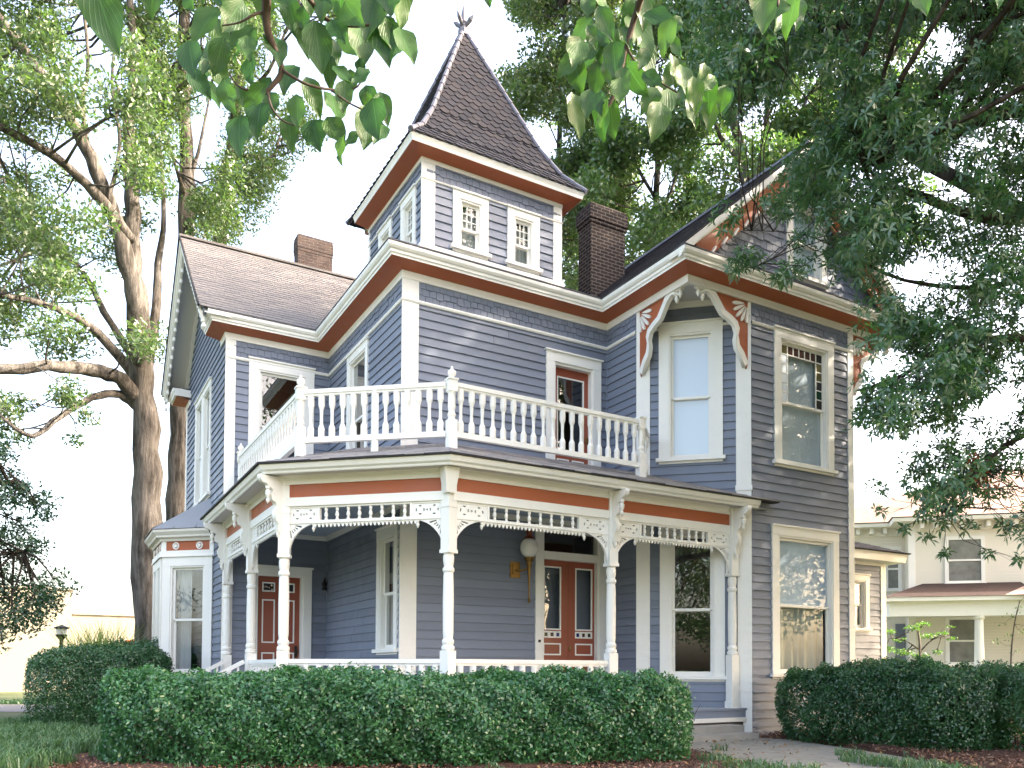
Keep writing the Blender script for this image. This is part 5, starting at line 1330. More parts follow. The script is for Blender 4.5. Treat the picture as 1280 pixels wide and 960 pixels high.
def sample_clumps(poly, n, dmin, dmax, r0, r1, gapscale=90, gap=.0, seed=0, bbox=None, bulge=None):
    xs = [p[0] for p in poly]; ys = [p[1] for p in poly]; out = []
    tries = 0
    while len(out) < n and tries < n * 60:
        tries += 1
        x = random.uniform(min(xs), max(xs)); y = random.uniform(min(ys), max(ys))
        if not inpoly(np.array([x]), np.array([y]), poly)[0]: continue
        g = math.sin(x / gapscale * 2.1 + seed) + math.sin(y / gapscale * 2.7 + seed * 1.7 + x / gapscale) + .8 * math.sin((x + y) / gapscale * 1.3 + seed * .6)
        if g < gap + random.uniform(-.5, .5): continue
        d = random.uniform(dmin, dmax); out.append((at(x, y, d), random.uniform(r0, r1)))
    return out

# ---- great tree at the left
T = thing('deciduous_tree', 'huge old tree with a thick ridged trunk left of the bay window', 'tree')
D0 = 27.5
sp = [([(190, 880, D0), (188, 800, D0), (186, 690, D0), (183, 560, D0), (176, 470, D0), (170, 380, D0), (164, 310, D0 - .3), (166, 250, D0 - .2), (160, 170, D0), (168, 80, D0), (160, -20, D0)], .62, .09),
      ([(176, 480, D0), (172, 400, D0 - .5), (160, 330, D0 - 1), (135, 250, D0 - 1.6), (105, 180, D0 - 2), (60, 105, D0 - 2.6), (-10, 10, D0 - 3.2)], .36, .12),
      ([(163, 300, D0 - 1), (130, 255, D0 - 2), (80, 205, D0 - 3), (0, 158, D0 - 4.2), (-90, 120, D0 - 5)], .20, .08),
      ([(172, 500, D0), (150, 475, D0 - .8), (115, 463, D0 - 1.6), (60, 458, D0 - 3), (-10, 462, D0 - 4), (-120, 440, D0 - 5)], .27, .12),
      ([(172, 510, D0), (150, 493, D0 - .5), (115, 497, D0 - 1.5), (75, 520, D0 - 2.5), (40, 545, D0 - 3.4), (0, 520, D0 - 4)], .17, .05),
      ([(168, 470, D0), (120, 415, D0 - 1), (70, 385, D0 - 2), (0, 368, D0 - 3.5)], .19, .07),
      ([(168, 450, D0), (130, 390, D0 + 1), (100, 335, D0 + 1.6), (40, 280, D0 + 2)], .15, .05),
      ([(182, 470, D0), (194, 400, D0 + .6), (198, 330, D0 + 1), (205, 270, D0 + 1), (200, 180, D0 + 1)], .20, .05),
      ([(110, 190, D0 - 2), (104, 130, D0 - 2), (110, 70, D0 - 2), (100, -20, D0 - 2)], .08, .04),
      ([(135, 250, D0 - 2), (150, 180, D0 - 1.4), (140, 100, D0 - 1), (150, 0, D0)], .07, .03)]
mb, an = limbs(T, 'trunk', sp, 'bark', .03, 14)
# root flare and stub
for a in range(5): q = at(190, 880, D0); e = q + Vector((math.cos(a * 1.26) * .9, math.sin(a * 1.26) * .9, -.05)); mb.tube([q + Vector((0, 0, 1.0)), q + (e - q) * .5 + Vector((0, 0, .3)), e], [.4, .3, .08], 8)
mb.tube([at(172, 452, D0 - .3), at(175, 448, D0 - 1.0)], [.16, .11], 9)
mb.build('trunk', M['bark'], T, smooth=True)
polyA = [(-420, -260), (205, -260), (215, -60), (215, 60), (200, 180), (200, 330), (190, 420), (175, 450), (60, 450), (-420, 470)]
cl = sample_clumps(polyA, 430, D0 - 5, D0 + 3, .5, 1.15, 70, -.75, 1)
cl += sample_clumps([(0, 465), (160, 500), (150, 560), (110, 590), (60, 560), (-200, 600), (-200, 465)], 26, D0 - 4, D0 - 1, .3, .6, 40, -.4, 2)
crown(T, cl, 'leaf_l', 520, .18, .07, an, 'bark', .7, flat=.7)
settle(T, tuple(gat(190, D0)))
# ---- the two further trunks
for nm, trk, poly, sd, lab, nC, dd in (
    ('deciduous_tree', [([(218, 900, 31), (220, 700, 31), (222, 600, 31), (226, 480, 31), (231, 330, 31), (233, 200, 31), (229, 90, 31), (232, -60, 31)], .52, .17), ([(232, 250, 31), (222, 215, 30), (198, 142, 29)], .11, .03), ([(232, 240, 31), (248, 190, 31), (262, 120, 31)], .1, .03), ([(231, 150, 31), (210, 130, 30), (192, 150, 29.5)], .10, .05)], [(150, -250), (330, -250), (330, 20), (300, 110), (300, 210), (262, 290), (230, 300), (200, 240), (170, 60)], 3, 'tall straight-trunked tree rising just right of the huge old tree', 95, 31),
    ('deciduous_tree', [([(262, 900, 34), (268, 600, 34), (274, 330, 34), (280, 240, 34), (291, 180, 34), (300, 90, 34), (318, -60, 34)], .42, .15), ([(288, 200, 34), (310, 195, 33), (340, 196, 33), (350, 170, 33)], .09, .03), ([(285, 215, 34), (315, 228, 34), (335, 215, 34)], .07, .03), ([(300, 120, 34), (335, 90, 33), (360, 30, 33)], .09, .04)], [(300, -250), (520, -250), (480, -60), (420, 60), (395, 170), (415, 235), (370, 300), (300, 305), (262, 300), (290, 190)], 4, 'pale leaning tree behind the brown chimney of the left wing', 95, 34)):
    T = thing(nm, lab, 'tree', 'trees behind the left gable'); mb, an = limbs(T, 'trunk', trk, 'bark', .03, 12); mb.build('trunk', M['bark_l' if sd == 4 else 'bark'], T, smooth=True)
    crown(T, sample_clumps(poly, int(nC * 1.3), dd - 4, dd + 3, .5, 1.1, 60, -.1, sd), 'leaf_l', 480, .18, .07, an, 'bark', .7); b = gat(trk[0][0][0][0], dd); settle(T, tuple(b))
# ---- trees behind the house on the right
for trk, poly, sd, lab, nC, dd, mt in (
    ([([(700, 900, 36), (700, 500, 36), (696, 300, 36), (700, 150, 36), (705, 20, 36)], .3, .06), ([(698, 260, 36), (735, 180, 36), (760, 90, 36)], .1, .03)], [(650, -150), (800, -150), (800, 60), (790, 200), (800, 330), (745, 400), (690, 330), (645, 210), (630, 90), (640, 40)], 5, 'light green tree behind the brick chimney and spire', 170, 36, 'leaf_l'),
    ([([(815, 900, 33), (818, 500, 33), (820, 300, 33), (822, 180, 33), (815, 60, 33)], .26, .07), ([(820, 280, 33), (845, 220, 33), (860, 120, 33)], .09, .03), ([(820, 250, 33), (790, 190, 33), (780, 100, 33)], .08, .03)], [(760, -150), (900, -150), (900, 260), (860, 310), (770, 360), (740, 330), (730, 240), (760, 100)], 6, 'mid green tree behind the roof of the right wing', 100, 33, 'leaf_m'),
    ([([(940, 900, 30), (938, 500, 30), (936, 280, 30), (928, 200, 30), (910, 120, 30), (905, 20, 30)], .36, .10), ([(936, 260, 30), (955, 180, 30), (965, 60, 30)], .2, .06), ([(928, 200, 30), (900, 170, 30), (880, 100, 29)], .12, .04), ([(934, 240, 30), (975, 200, 30), (1010, 120, 30)], .12, .04)], [(840, -150), (1150, -150), (1150, 330), (1000, 300), (900, 290), (865, 240), (850, 80)], 7, 'forked tree with several rising limbs behind the right gable', 130, 30, 'leaf_m')):
    T = thing('deciduous_tree', lab, 'tree', 'trees behind the right wing'); mb, an = limbs(T, 'trunk', trk, 'bark', .03, 10); mb.build('trunk', M['bark'], T, smooth=True)
    crown(T, sample_clumps(poly, int(nC * 1.35), dd - 3, dd + 3, .55, 1.1, 55, -.5, sd), mt, 430, .21, .105, an, 'bark', .6); settle(T, tuple(gat(trk[0][0][0][0], dd)))
# ---- the great oak on the right
T = thing('oak_tree', 'great dark oak at the right with drooping star-shaped leaf sprays', 'tree')
ob_ = gat(1560, 11.5)
tr0 = Vector((ob_.x, ob_.y, GZ))
sp = [([tr0, tr0 + Vector((0, 0, 2.2)), tr0 + Vector((-.1, .1, 4.5)), tr0 + Vector((0, .3, 8)), tr0 + Vector((.3, .2, 12)), tr0 + Vector((.2, 0, 15))], .48, .10),
      ([tr0 + Vector((0, .1, 5.2)), at(1400, 170, 11.2), at(1280, 136, 10.8), at(1190, 168, 10.5), at(1130, 190, 10.2), at(1080, 205, 9.8)], .15, .03),
      ([tr0 + Vector((0, .1, 4.6)), at(1420, 260, 11.5), at(1250, 275, 11.2), at(1150, 245, 10.8), at(1080, 225, 10.4)], .13, .03),
      ([tr0 + Vector((0, 0, 3.6)), at(1420, 410, 10.6), at(1280, 422, 10.2), at(1190, 428, 9.9), at(1130, 468, 9.6), at(1075, 488, 9.5)], .085, .012),
      ([tr0 + Vector((0, 0, 3.2)), at(1400, 520, 10), at(1280, 545, 9.8), at(1210, 600, 9.5), at(1180, 640, 9.3)], .06, .012),
      ([tr0 + Vector((0, 0, 6.5)), at(1350, 40, 11.5), at(1200, 20, 11.2), at(1050, 30, 10.8), at(930, 60, 10.5)], .13, .03),
      ([tr0 + Vector((0, 0, 3.9)), at(1380, 350, 12.2), at(1230, 360, 12), at(1130, 350, 11.6), at(1070, 322, 11.2)], .07, .012),
      ([at(1070, 322, 11.2), at(1020, 298, 10.6), at(980, 290, 10.2), at(930, 288, 9.8)], .012, .003),
      ([at(1000, 293, 10.4), at(970, 320, 10.0), at(940, 335, 9.8)], .007, .003),
      ([tr0 + Vector((0, 0, 5)), tr0 + Vector((2.5, -1.5, 7.5)), tr0 + Vector((4.5, -2.5, 9))], .2, .06), ([tr0 + Vector((0, 0, 6)), tr0 + Vector((-1.5, 3.0, 9)), tr0 + Vector((-2, 5, 11))], .2, .06),
      ([tr0 + Vector((0, 0, 5)), tr0 + Vector((-.5, -3.0, 8)), tr0 + Vector((-1.5, -5, 9.5))], .2, .06)]
mb, an = limbs(T, 'trunk', sp, 'bark_d', .03, 10); mb.build('trunk', M['bark_d'], T, smooth=True)
oakU = [(862, -160), (858, 20), (890, 70), (880, 120), (925, 165), (950, 205), (985, 235), (1035, 255), (1050, 320), (1090, 372), (1120, 420), (1170, 440), (1400, 460), (1400, -160)]
oakL = [(1110, 400), (1070, 440), (1068, 520), (1090, 600), (1150, 665), (1200, 625), (1290, 640), (1330, 690), (1400, 700), (1400, 440), (1150, 400)]
oakS = [(895, 262), (930, 240), (1000, 245), (1045, 260), (1040, 330), (990, 350), (930, 352), (912, 330), (925, 300)]
cl = sample_clumps(oakU, 345, 8.6, 12.6, .24, .50, 60, -.7, 8)
cl2 = sample_clumps(oakL, 175, 8.4, 11.0, .18, .36, 45, -.5, 9)
cl3 = sample_clumps(oakS, 20, 9.2, 10.4, .10, .19, 30, -2, 10)
cl3 += [(at(x, y, 9.6), r) for x, y, r in ((1160, 672, .10), (1175, 655, .12), (1260, 655, .12), (1200, 640, .14), (1235, 690, .08), (1180, 690, .05), (1262, 668, .07), (1100, 640, .08), (1095, 610, .12), (905, 290, .10), (925, 330, .12), (915, 275, .09), (1130, 660, .06), (1275, 700, .1), (1245, 620, .2), (1215, 660, .12))]
crown(T, cl, 'leaf_o', 330, .105, .030, an, 'bark_d', kind='whorl', tw=.006)
crown(T, cl2, 'leaf_o', 300, .105, .030, an, 'bark_d', kind='whorl', tw=.005, name='lower_sprays')
crown(T, cl3, 'leaf_o', 560, .10, .026, an, 'bark_d', kind='whorl', tw=.004, name='hanging_sprays')
crown(T, [(at(1224, 590, 9.6), .13), (at(1215, 575, 9.7), .10), (at(1232, 604, 9.5), .10)], 'leaf_r', 500, .10, .03, an, 'bark_d', kind='whorl', tw=.004, name='turned_leaves', twigs=False)
# the rest of the crown, outside the picture
big = []
while len(big) < 560:
    v = Vector((random.gauss(0, 1), random.gauss(0, 1), random.gauss(0, 1))).normalized() * random.uniform(.35, 1) ** .5
    p = tr0 + Vector((v.x * 8.2 + .8, v.y * 8.2 - .5, 10.6 + v.z * 7.8)); 
    px, py, dz = projn(np.array([tuple(p)]))
    if dz[0] > .5 and px[0] < 1350 and -50 < py[0]: continue
    if dz[0] < 2.0 or px[0] < 760: continue
    big.append((p, random.uniform(.6, 1.1)))
crown(T, big, 'leaf_o', 75, .20, .09, an, 'bark_d', name='crown', tw=.02)
settle(T, tuple(tr0))
# ---- evergreen at the far left, only its right flank in the picture
T = thing('magnolia_tree', 'dense dark evergreen with glossy leaves cut off by the left edge, above the driveway', 'tree')
mb, an = limbs(T, 'trunk', [([gat(-110, 18.5), at(-110, 700, 18.5), at(-105, 560, 18.5), at(-100, 480, 18.5)], .16, .04), ([at(-108, 720, 18.5), at(-40, 700, 18.2), at(30, 690, 18)], .06, .02), ([at(-108, 640, 18.5), at(-40, 610, 18.2), at(20, 600, 18)], .05, .02)], 'bark_d')
mb.build('trunk', M['bark_d'], T, smooth=True)
cl = sample_clumps([(-240, 470), (-60, 470), (12, 545), (32, 590), (60, 640), (62, 700), (76, 735), (52, 785), (0, 805), (-120, 800), (-240, 790)], 240, 16.9, 20.2, .25, .5, 50, -2.2, 12)
crown(T, cl, 'leaf_h', 720, .11, .05, an, 'bark_d', .3); settle(T, tuple(gat(-110, 18.5)))
# ---- small light trees in front of the neighbour
T = thing('ornamental_tree', 'small bright green layered tree in front of the white neighbouring house', 'tree')
mb, an = limbs(T, 'trunk', [([gat(1150, 27), at(1150, 810, 27), at(1148, 790, 27), at(1152, 782, 27)], .05, .02), ([at(1150, 815, 27), at(1165, 800, 27), at(1185, 794, 27)], .03, .01), ([at(1149, 812, 27), at(1130, 800, 27), at(1112, 798, 27)], .03, .01)], 'bark')
mb.build('trunk', M['bark'], T, smooth=True)
cl = [(at(x, y, 27 + random.uniform(-.5, .5)), r) for x, y, r in ((1112, 790, .25), (1125, 800, .3), (1140, 785, .3), (1155, 780, .25), (1160, 795, .3), (1178, 792, .22), (1190, 798, .2), (1130, 815, .35), (1150, 820, .35), (1108, 812, .3), (1172, 815, .2), (1188, 783, .14), (1120, 830, .3), (1165, 832, .3))]
M['leaf_y'] = m_leaf('fresh_green_leaves', [(.055, .13, .035), (.09, .19, .05)], .45, .06, 1)
crown(T, cl, 'leaf_y', 1000, .10, .05, an, 'bark', .2, flat=.35); settle(T, tuple(gat(1150, 27)))
T = thing('ornamental_tree', 'thin sparse-leaved young tree at the right edge in front of the white house', 'tree')
mb, an = limbs(T, 'trunk', [([gat(1262, 21), at(1264, 820, 21), at(1268, 780, 21), at(1275, 750, 21)], .03, .01)], 'bark'); mb.build('trunk', M['bark'], T, smooth=True)
cl = [(at(x, y, 21 + random.uniform(-.4, .4)), r) for x, y, r in ((1250, 780, .16), (1262, 770, .18), (1275, 760, .2), (1258, 795, .18), (1275, 790, .22), (1245, 800, .14), (1270, 812, .2), (1290, 780, .3), (1285, 740, .2))]
crown(T, cl, 'leaf_m', 190, .08, .04, an, 'bark', .2, tw=.006); settle(T, tuple(gat(1262, 21)))

# ---- unseen trees: one mirrored in the window glass, two added to shade the house
for bx, by, hh, rr, lab in BACKTREES:
    T = thing('shade_tree', lab, 'tree', 'shade trees outside the picture'); b = Vector((bx, by, GZ))
    mb, an = limbs(T, 'trunk', [([b, b + Vector((0, 0, hh * .25)), b + Vector((.2, .1, hh * .5)), b + Vector((0, 0, hh * .85))], .35, .08)] + [([b + Vector((0, 0, hh * (.3 + .08 * k))), b + Vector((math.cos(k * 2.2) * rr * .4, math.sin(k * 2.2) * rr * .4, hh * (.45 + .08 * k))), b + Vector((math.cos(k * 2.2) * rr * .75, math.sin(k * 2.2) * rr * .75, hh * (.55 + .08 * k)))], .14, .04) for k in range(5)], 'bark')
    mb.build('trunk', M['bark'], T, smooth=True); cl = []
    while len(cl) < int(BACKN * rr * rr / 25):
        v = Vector((random.gauss(0, 1), random.gauss(0, 1), random.gauss(0, 1))).normalized() * random.uniform(.3, 1) ** .5
        p = b + Vector((v.x * rr, v.y * rr, hh * .56 + v.z * hh * .44))
        px, py, dz = projn(np.array([tuple(p)]))
        if dz[0] > .3 and -60 < px[0] < 1340 and -60 < py[0]: continue
        cl.append((p, random.uniform(.7, 1.3)))
    crown(T, cl, 'leaf_m', 60, .24, .12, an, 'bark', .4); settle(T, tuple(b))

# ---- dogwood overhead: trunk behind the viewpoint, boughs hanging into the top of the picture
T = thing('dogwood_tree', 'dogwood boughs with large drooping veined leaves hanging into the top of the picture', 'tree')
M['leaf_dw'] = m_leaf('dogwood_leaves', [(.016, .058, .014), (.026, .080, .018), (.048, .105, .022), (.020, .066, .022)], .42, .03, 5, .35, vein=True)
tb = Vector((-2.0, -1.6, GZ))
sp = [([tb, tb + Vector((0, .05, 1.2)), tb + Vector((.15, .2, 2.2)), tb + Vector((.6, .8, 3.0))], .09, .05),
      ([tb + Vector((.5, .7, 2.9)), at(420, -260, 1.6), at(340, -60, 2.2), at(333, 0, 2.4), at(335, 40, 2.45), at(352, 85, 2.5), at(340, 108, 2.5), at(330, 116, 2.5)], .022, .005),
      ([at(353, 88, 2.5), at(385, 106, 2.5), at(425, 113, 2.55), at(447, 108, 2.55), at(455, 90, 2.55)], .005, .002),
      ([at(415, 113, 2.52), at(435, 128, 2.5), at(460, 140, 2.5)], .004, .002),
      ([at(334, 116, 2.5), at(310, 113, 2.5), at(295, 105, 2.5), at(287, 92, 2.5)], .005, .002),
      ([at(335, 116, 2.5), at(340, 135, 2.48), at(355, 152, 2.46), at(375, 158, 2.45)], .004, .002),
      ([at(333, 15, 2.45), at(318, 18, 2.4), at(300, 28, 2.4), at(278, 32, 2.4)], .005, .002),
      ([at(420, -260, 1.6), at(375, -40, 2.3), at(395, 10, 2.5), at(415, 28, 2.5), at(445, 33, 2.5), at(462, 30, 2.5)], .012, .002),
      ([at(420, -260, 1.6), at(700, -160, 2.0), at(812, -60, 2.3), at(800, 0, 2.5), at(788, 40, 2.55), at(778, 80, 2.55), at(772, 105, 2.55), at(762, 130, 2.55), at(750, 140, 2.55)], .018, .003),
      ([at(782, 58, 2.55), at(800, 85, 2.55), at(825, 103, 2.55), at(850, 118, 2.55)], .004, .002),
      ([at(812, -60, 2.3), at(925, -70, 2.3), at(970, -20, 2.4), at(972, 8, 2.4)], .010, .003), ([at(420, -260, 1.6), at(200, -120, 1.6), at(130, -60, 1.6)], .012, .004),
      ([at(925, -70, 2.3), at(1100, -60, 2.4), at(1190, -40, 2.5)], .006, .002)]
mb, an = limbs(T, 'trunk', sp, 'bark_d', .01, 7); mb.build('trunk', M['twig'], T, smooth=True)
def big_leaf(mb, stem, tipdir, L, W, face, curl):
    """leaf blade: petiole end at stem, tip along tipdir; 2 x 7 strips, folded on the midrib, curled at the tip"""
    tipdir = tipdir.normalized(); side = tipdir.cross(face).normalized(); nrm = side.cross(tipdir)
    n = 8; base = len(mb.v); rows = []
    for i in range(n + 1):
        t_ = i / n; wdt = W * .5 * (math.sin(math.pi * min(1, t_ ** .72)) ** .8 if 0 < t_ < 1 else 0) * (1 if t_ < .75 else 1 - (t_ - .75) * .5)
        c = stem + tipdir * (L * t_) - nrm * (curl * L * (t_ ** 2)) ; up = nrm * (wdt * .28 + .003 * math.sin(t_ * 9))
        for sgn in (-1, -.5, 0, .5, 1):
            q = c + side * (wdt * sgn) + up * abs(sgn) + nrm * (.004 * math.sin(t_ * 14 + sgn * 3) * abs(sgn)); mb.v.append(tuple(q))
    for i in range(n):
        for j in range(4):
            a = base + i * 5 + j; mb.f.append((a, a + 1, a + 6, a + 5))
            for (ii, jj) in ((i, j), (i, j + 1), (i + 1, j + 1), (i + 1, j)): mb.uv.append(((-1, -.5, 0, .5, 1)[jj], ii / n))
mbl = MB()
LV = [(255, 30, 60, 1), (240, 75, 55, 0), (268, 70, 60, 0), (290, 20, 55, 0), (300, 50, 50, 1), (312, 85, 50, 0), (250, 105, 45, 1), (262, 115, 50, 0), (285, 120, 45, 1), (297, 165, 62, 0), (275, 95, 45, 0), (322, 148, 52, 0), (318, 120, 40, 0), (345, 60, 50, 0), (360, 95, 48, 1), (365, 20, 50, 0), (380, 45, 45, 0), (398, 60, 62, 0), (372, 140, 42, 0), (362, 165, 45, 0), (392, 120, 50, 0), (395, 170, 52, 0), (418, 135, 50, 0), (420, 165, 45, 1), (425, 185, 40, 0), (412, 90, 40, 0), (438, 50, 62, 0), (452, 55, 58, 0), (440, 15, 60, 1), (465, 20, 70, 0), (478, 45, 75, 0), (488, 60, 62, 0), (450, 95, 35, 1), (438, 105, 35, 0), (462, 125, 42, 0), (470, 150, 65, 0), (458, 160, 60, 0), (480, 135, 40, 0), (440, 175, 35, 0), (430, 95, 38, 1), (330, 5, 45, 0), (350, -5, 55, 0), (385, -8, 50, 1), (405, 5, 50, 0), (425, -5, 60, 0), (270, -10, 55, 0), (300, -12, 55, 0), (240, 0, 50, 1), (500, 5, 60, 0), (485, -10, 60, 0), (310, 60, 40, 0), (340, 130, 36, 0), (275, 45, 50, 0), (415, 70, 42, 0),
      (130, 15, 105, 0), (190, -10, 55, 0), (112, -20, 50, 1),
      (725, 40, 45, 1), (720, 65, 50, 0), (735, 75, 65, 0), (722, 95, 45, 0), (745, 50, 45, 1), (755, 60, 45, 0), (757, 30, 45, 0), (768, 75, 50, 0), (778, 60, 48, 0), (720, 145, 55, 0), (735, 130, 40, 0), (752, 148, 52, 0), (765, 150, 45, 0), (775, 115, 45, 0), (790, 90, 50, 1), (800, 45, 62, 0), (795, 100, 48, 0), (808, 75, 60, 0), (812, 125, 40, 0), (822, 150, 52, 0), (830, 125, 55, 0), (838, 95, 40, 1), (842, 88, 38, 0), (855, 100, 40, 1), (858, 112, 45, 0), (880, 98, 36, 0), (885, 118, 46, 0), (888, 140, 46, 0), (905, 125, 42, 0), (866, 140, 40, 0), (825, 25, 60, 0), (833, 45, 45, 0), (785, 15, 40, 0), (805, 10, 50, 0), (752, 0, 40, 1), (745, 100, 42, 0), (735, 10, 35, 0), (845, 60, 30, 0),
      (945, 5, 50, 0), (955, 20, 58, 0), (965, 12, 50, 0), (978, 15, 50, 0), (988, 20, 52, 0), (950, -12, 50, 1), (985, -10, 50, 0), (1152, 0, 42, 0), (1248, -5, 36, 0), (610, -12, 38, 0), (1165, -15, 40, 0)]
LV += [(p[0] + random.uniform(-22, 22), p[1] + random.uniform(-26, 8), p[2] * random.uniform(.6, .95), random.random() < .3) for p in LV if p[2] < 80 and random.random() < .5]
for (px, py, ln_, bl) in LV:
    d = random.uniform(2.35, 2.75); 
    if px == 130: d = 1.9
    L = ln_ / FPX * d * 1.0; c = at(px, py, d); a = random.gauss(0, .33) + (.5 if bl else 0) * random.choice((-1, 1)); b_ = random.gauss(0, .35)
    td = Vector((0, 0, -1)) * math.cos(a) + _r * math.sin(a) + _f * b_ * .7; face = -_f + _r * random.gauss(0, .45) + Vector((0, 0, random.gauss(.25, .3)))
    st = c - td.normalized() * L * .5; big_leaf(mbl, st, td, L, L * random.uniform(.48, .64), face, random.uniform(-.05, .25))
    sj = min(an, key=lambda q: (q - st).length)
    if (sj - st).length < .35: mb2 = mbl; 
mbl.build('crown', M['leaf_dw'], T, smooth=True)
mbt = MB()
for (px, py, ln_, bl) in LV[::1]:
    pass
settle(T, tuple(tb))

# ================================================================== NEIGHBOURS AND STREET
def m_plain_siding(name, c):
    m, nt, ns, ln, out = newmat(name)
    tc = ns.new('ShaderNodeTexCoord'); sp = ns.new('ShaderNodeSeparateXYZ'); ln.new(tc.outputs['Object'], sp.inputs[0])
    f1 = N(nt, 'ShaderNodeMath', operation='MULTIPLY'); ln.new(sp.outputs[2], f1.inputs[0]); f1.inputs[1].default_value = 7.5
    f2 = N(nt, 'ShaderNodeMath', operation='FRACT'); ln.new(f1.outputs[0], f2.inputs[0])
    n1 = noise(nt, 1.2, 5); col = mix_rgb(nt, n1, tuple(x * .93 for x in c), c)
    principled(nt, out, col, .6, bump(nt, f2.outputs[0], .6, .02), .3); return m
M['wsiding'] = m_plain_siding('white_lap_siding', (.76, .715, .62)); M['cream'] = m_paint('cream_render', (.26, .235, .19), .06, .7, .25)
M['pinkroof'] = m_ground('pink_tile_and_sunlit_roof', [(.22, .15, .13), (.28, .20, .17), (.33, .25, .21)], 6, .3, .02); M['brownroof'] = m_ground('dark_brown_roof', [(.030, .019, .018), (.045, .029, .026), (.060, .040, .036)], 7, .3, .02)  # pink-brown of the main roof tiles also paints sunlight on the porch roof
NB = thing('neighbouring_house', 'white two-storey neighbouring house with brown porch roof and round columns at the right', 'house')
nd = Vector((s2_, -s2_))
def npt(px, d): p = gat(px, d); return Vector((p.x, p.y))
A = npt(1138, 38.0); fN = Fr(A, A + nd * 14); nin = -fN.n
zz0 = GZ; NE = 7.7
def nbox(fr, u0, u1, z0, z1, n0, n1, name, mat, par=None): mb = MB(); mb.fbox(fr, u0, u1, z0, z1, n0, n1); return mb.build(name, M[mat], par or NB)
nbox(fN, 0, 14, GZ, NE, -9, 0, 'wall', 'wsiding'); nbox(fN, -4.2, 0, GZ, NE, -9, -1.3, 'wall', 'wsiding')
nbox(fN, -.05, .25, GZ, NE, 0, .04, 'corner_board', 'white'); 
mb = MB(); pa = [fN(-4.2, 0, -1.3)[:2], fN(0, 0, -1.3)[:2], fN(0, 0, 0)[:2], fN(14, 0, 0)[:2], fN(14, 0, -9)[:2], fN(-4.2, 0, -9)[:2], fN(-4.2, 0, -1.3)[:2]]
mb.sweep(pa, [(0, NE - .35), (.06, NE - .35), (.06, NE), (.75, NE), (.8, NE + .16), (0, NE + .2)]); mb.build('eave', M['white'], NB)
mb = MB()
for k in range(26): u = .4 + k * .55; mb.fbox(fN, u, u + .16, NE - .28, NE - .02, .06, .5)
for k in range(7): u = -4.0 + k * .6; mb.fbox(fN, u, u + .16, NE - .28, NE - .02, -1.24, -.8)
mb.build('eave_bracket', M['white'], NB)
mb = MB(); o_ = .85; b0, b1, b2, b3 = fN(-o_, NE + .2, o_), fN(14 + o_, NE + .2, o_), fN(14 + o_, NE + .2, -9 - o_), fN(-o_ - 4.2, NE + .2, -9 - o_); r0, r1 = fN(4.5, NE + 3.3, -4.5), fN(9.5, NE + 3.3, -4.5)
b4, b5 = fN(-4.2 - o_, NE + .2, -1.3 + o_), fN(-o_, NE + .2, -1.3 + o_)
mb.face([b0, b1, r1, r0]); mb.face([b1, b2, r1]); mb.face([b2, b3, r0, r1]); mb.face([b3, b4, r0]); mb.face([b4, b5, r0]); mb.face([b5, b0, r0]); mb.build('roof', M['pinkroof'], NB)
def nwin(fr, u0, u1, z0, z1, n=0, kind='glass', lower='screen'):
    mb = MB(); c = .16; mb.fbox(fr, u0 - c, u0, z0 - .1, z1 + c, n, n + .07); mb.fbox(fr, u1, u1 + c, z0 - .1, z1 + c, n, n + .07); mb.fbox(fr, u0, u1, z1, z1 + c, n, n + .072); mb.fbox(fr, u0 - c - .05, u1 + c + .05, z0 - .16, z0 - .1, n, n + .1); mb.fbox(fr, u0, u1, z0 - .1, z0, n, n + .05); m = (z0 + z1) / 2; mb.fbox(fr, u0, u1, m - .04, m + .04, n, n + .05)
    w_ = mb.build('window', M['white'], NB); mb = MB(); mb.face([fr(u0, z0, n + .02), fr(u1, z0, n + .02), fr(u1, z1, n + .02), fr(u0, z1, n + .02)]); mb.build('pane', M['npane'], w_)
M['npane'] = m_simple('grey_reflecting_glass', (.20, .20, .19), .08, 0, .8, 1.6, 1.0, .0)
nwin(fN, 1.65, 3.0, 5.05, 6.9); nwin(fN, 1.65, 2.75, 1.4, 3.3); nwin(fN, -.75, -.30, 4.9, 6.7, -1.3); nwin(fN, 6, 7.4, 5.05, 6.9); nwin(fN, 10, 11.4, 5.05, 6.9); nwin(fN, 6, 7.4, 1.4, 3.3)
nbox(fN, -.45, -.02, .6, 3.2, -1.28, -1.22, 'door', 'screen')
# porch
pf0, pf1 = -1.25, 14; pd = 2.6
nbox(fN, pf0 + .3, pf1, GZ, .55, 0, pd - .1, 'porch_floor', 'white_old'); nbox(fN, pf0, pf1, 3.32, 3.95, pd - .45, pd, 'porch_beam', 'white'); nbox(fN, pf0, pf0 + .4, 3.32, 3.95, 0, pd - .45, 'porch_beam', 'white')
nbox(fN, pf0 - .2, pf1, 3.95, 4.12, -.0, pd + .3, 'porch_cornice', 'white'); nbox(fN, pf0 + .3, pf1, 3.42, 3.5, 0, pd - .46, 'porch_ceiling', 'white_old')
mb = MB(); a = fN(pf0 - .25, 4.13, pd + .35); b = fN(4.6, 4.13, pd + .35); c = fN(4.6, 4.95, .02); d = fN(pf0 + 1.8, 4.95, .02); e = fN(pf0 - .25, 4.13, .02); mb.face([a, b, c, d]); mb.face([e, a, d]); mb.build('porch_roof', M['brownroof'], NB)
mb = MB(); mb.face([fN(3.2, 4.14, pd + .36), fN(12, 4.14, pd + 2.4), fN(12, 5.3, .1), fN(5.2, 5.0, .03)]); mb.build('porch_roof', M['pinkroof'], NB)  # right part of the porch roof, sunlight put into its pink colour
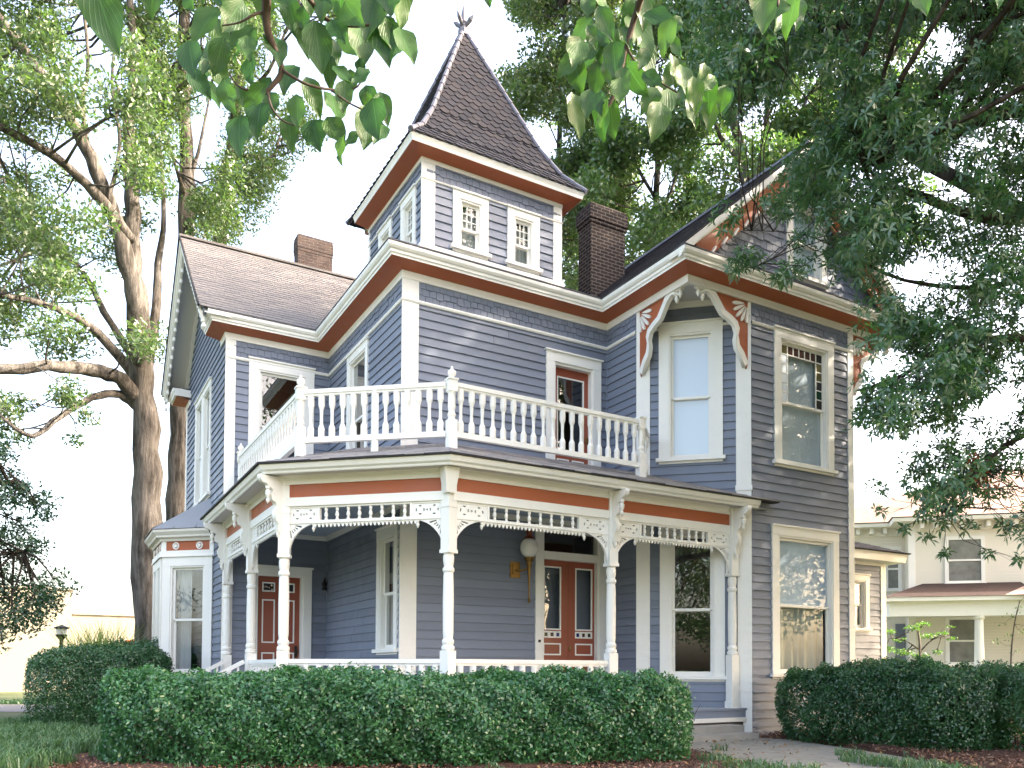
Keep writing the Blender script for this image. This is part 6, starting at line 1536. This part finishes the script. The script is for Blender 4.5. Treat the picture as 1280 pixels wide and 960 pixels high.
for u in (2.35, 6.4, 10.5):
    mb = MB(); q = fN(u, 0, pd - .25); mb.lathe((q[0], q[1], .55), [(.25, 0), (.25, .08), (.2, .12), (.2, 1.0), (.17, 2.6), (.24, 2.68), (.24, 2.77)], 16); mb.build('column', M['white'], NB, smooth=False)
nbox(fN, pf0 + .3, pf1, 1.22, 1.30, pd - .32, pd - .24, 'porch_rail', 'white'); 
mb = MB()
for k in range(90): u = pf0 + .5 + k * .16; mb.fbox(fN, u, u + .05, .55, 1.22, pd - .30, pd - .26)
mb.build('porch_balusters', M['white'], NB)
settle(NB, tuple(gat(1200, 40)))
CB = thing('flat_roofed_building', 'low cream flat-roofed building with a stepped parapet beyond the driveway', 'building')
A = npt(88, 44); u_ = Vector((_r.x, _r.y)); u_.normalize(); fc = Fr(A, A + Vector((10, 0)))
mb = MB(); mb.fbox(fc, -22, 0, GZ - .1, 5.1, -14, 0); mb.fbox(fc, 0, 14, GZ - .1, 3.85, -14, -.3); mb.build('wall', M['cream'], CB)
mb = MB(); mb.fbox(fc, -22.1, .06, 5.1, 5.2, -14, .08); mb.fbox(fc, .06, 14, 3.85, 3.95, -14, -.22); mb.build('parapet_cap', M['walk'], CB)
mb = MB(); mb.fbox(fc, 2.6, 4.4, 2.2, 2.55, -.3, .5); mb.build('awning', M['rust'], CB); settle(CB, tuple(gat(60, 44)))
LP = thing('street_lamp', 'short dark lamp post with a lantern head behind the rounded shrub', 'lamp post'); b = gat(76, 22.5)
mb = MB(); mb.lathe(b, [(.09, 0), (.09, .3), (.05, .36), (.045, 1.75), (.05, 1.95)], 10); mb.build('pole', M['iron'], LP)
mb = MB(); mb.lathe(b + Vector((0, 0, 1.95)), [(.04, 0), (.12, .10), (.15, .14), (.13, .16)], 10); hd = mb.build('lamp_head', M['iron'], LP)
mb = MB(); mb.lathe(b + Vector((0, 0, 2.11)), [(.12, 0), (.13, .14), (.12, .15)], 10); mb.build('lamp_glass', M['globe'], hd)
mb = MB(); mb.lathe(b + Vector((0, 0, 2.26)), [(.18, 0), (.18, .04), (.05, .09), (.01, .11)], 10); mb.build('lamp_cap', M['iron'], hd)
settle(LP, tuple(b))
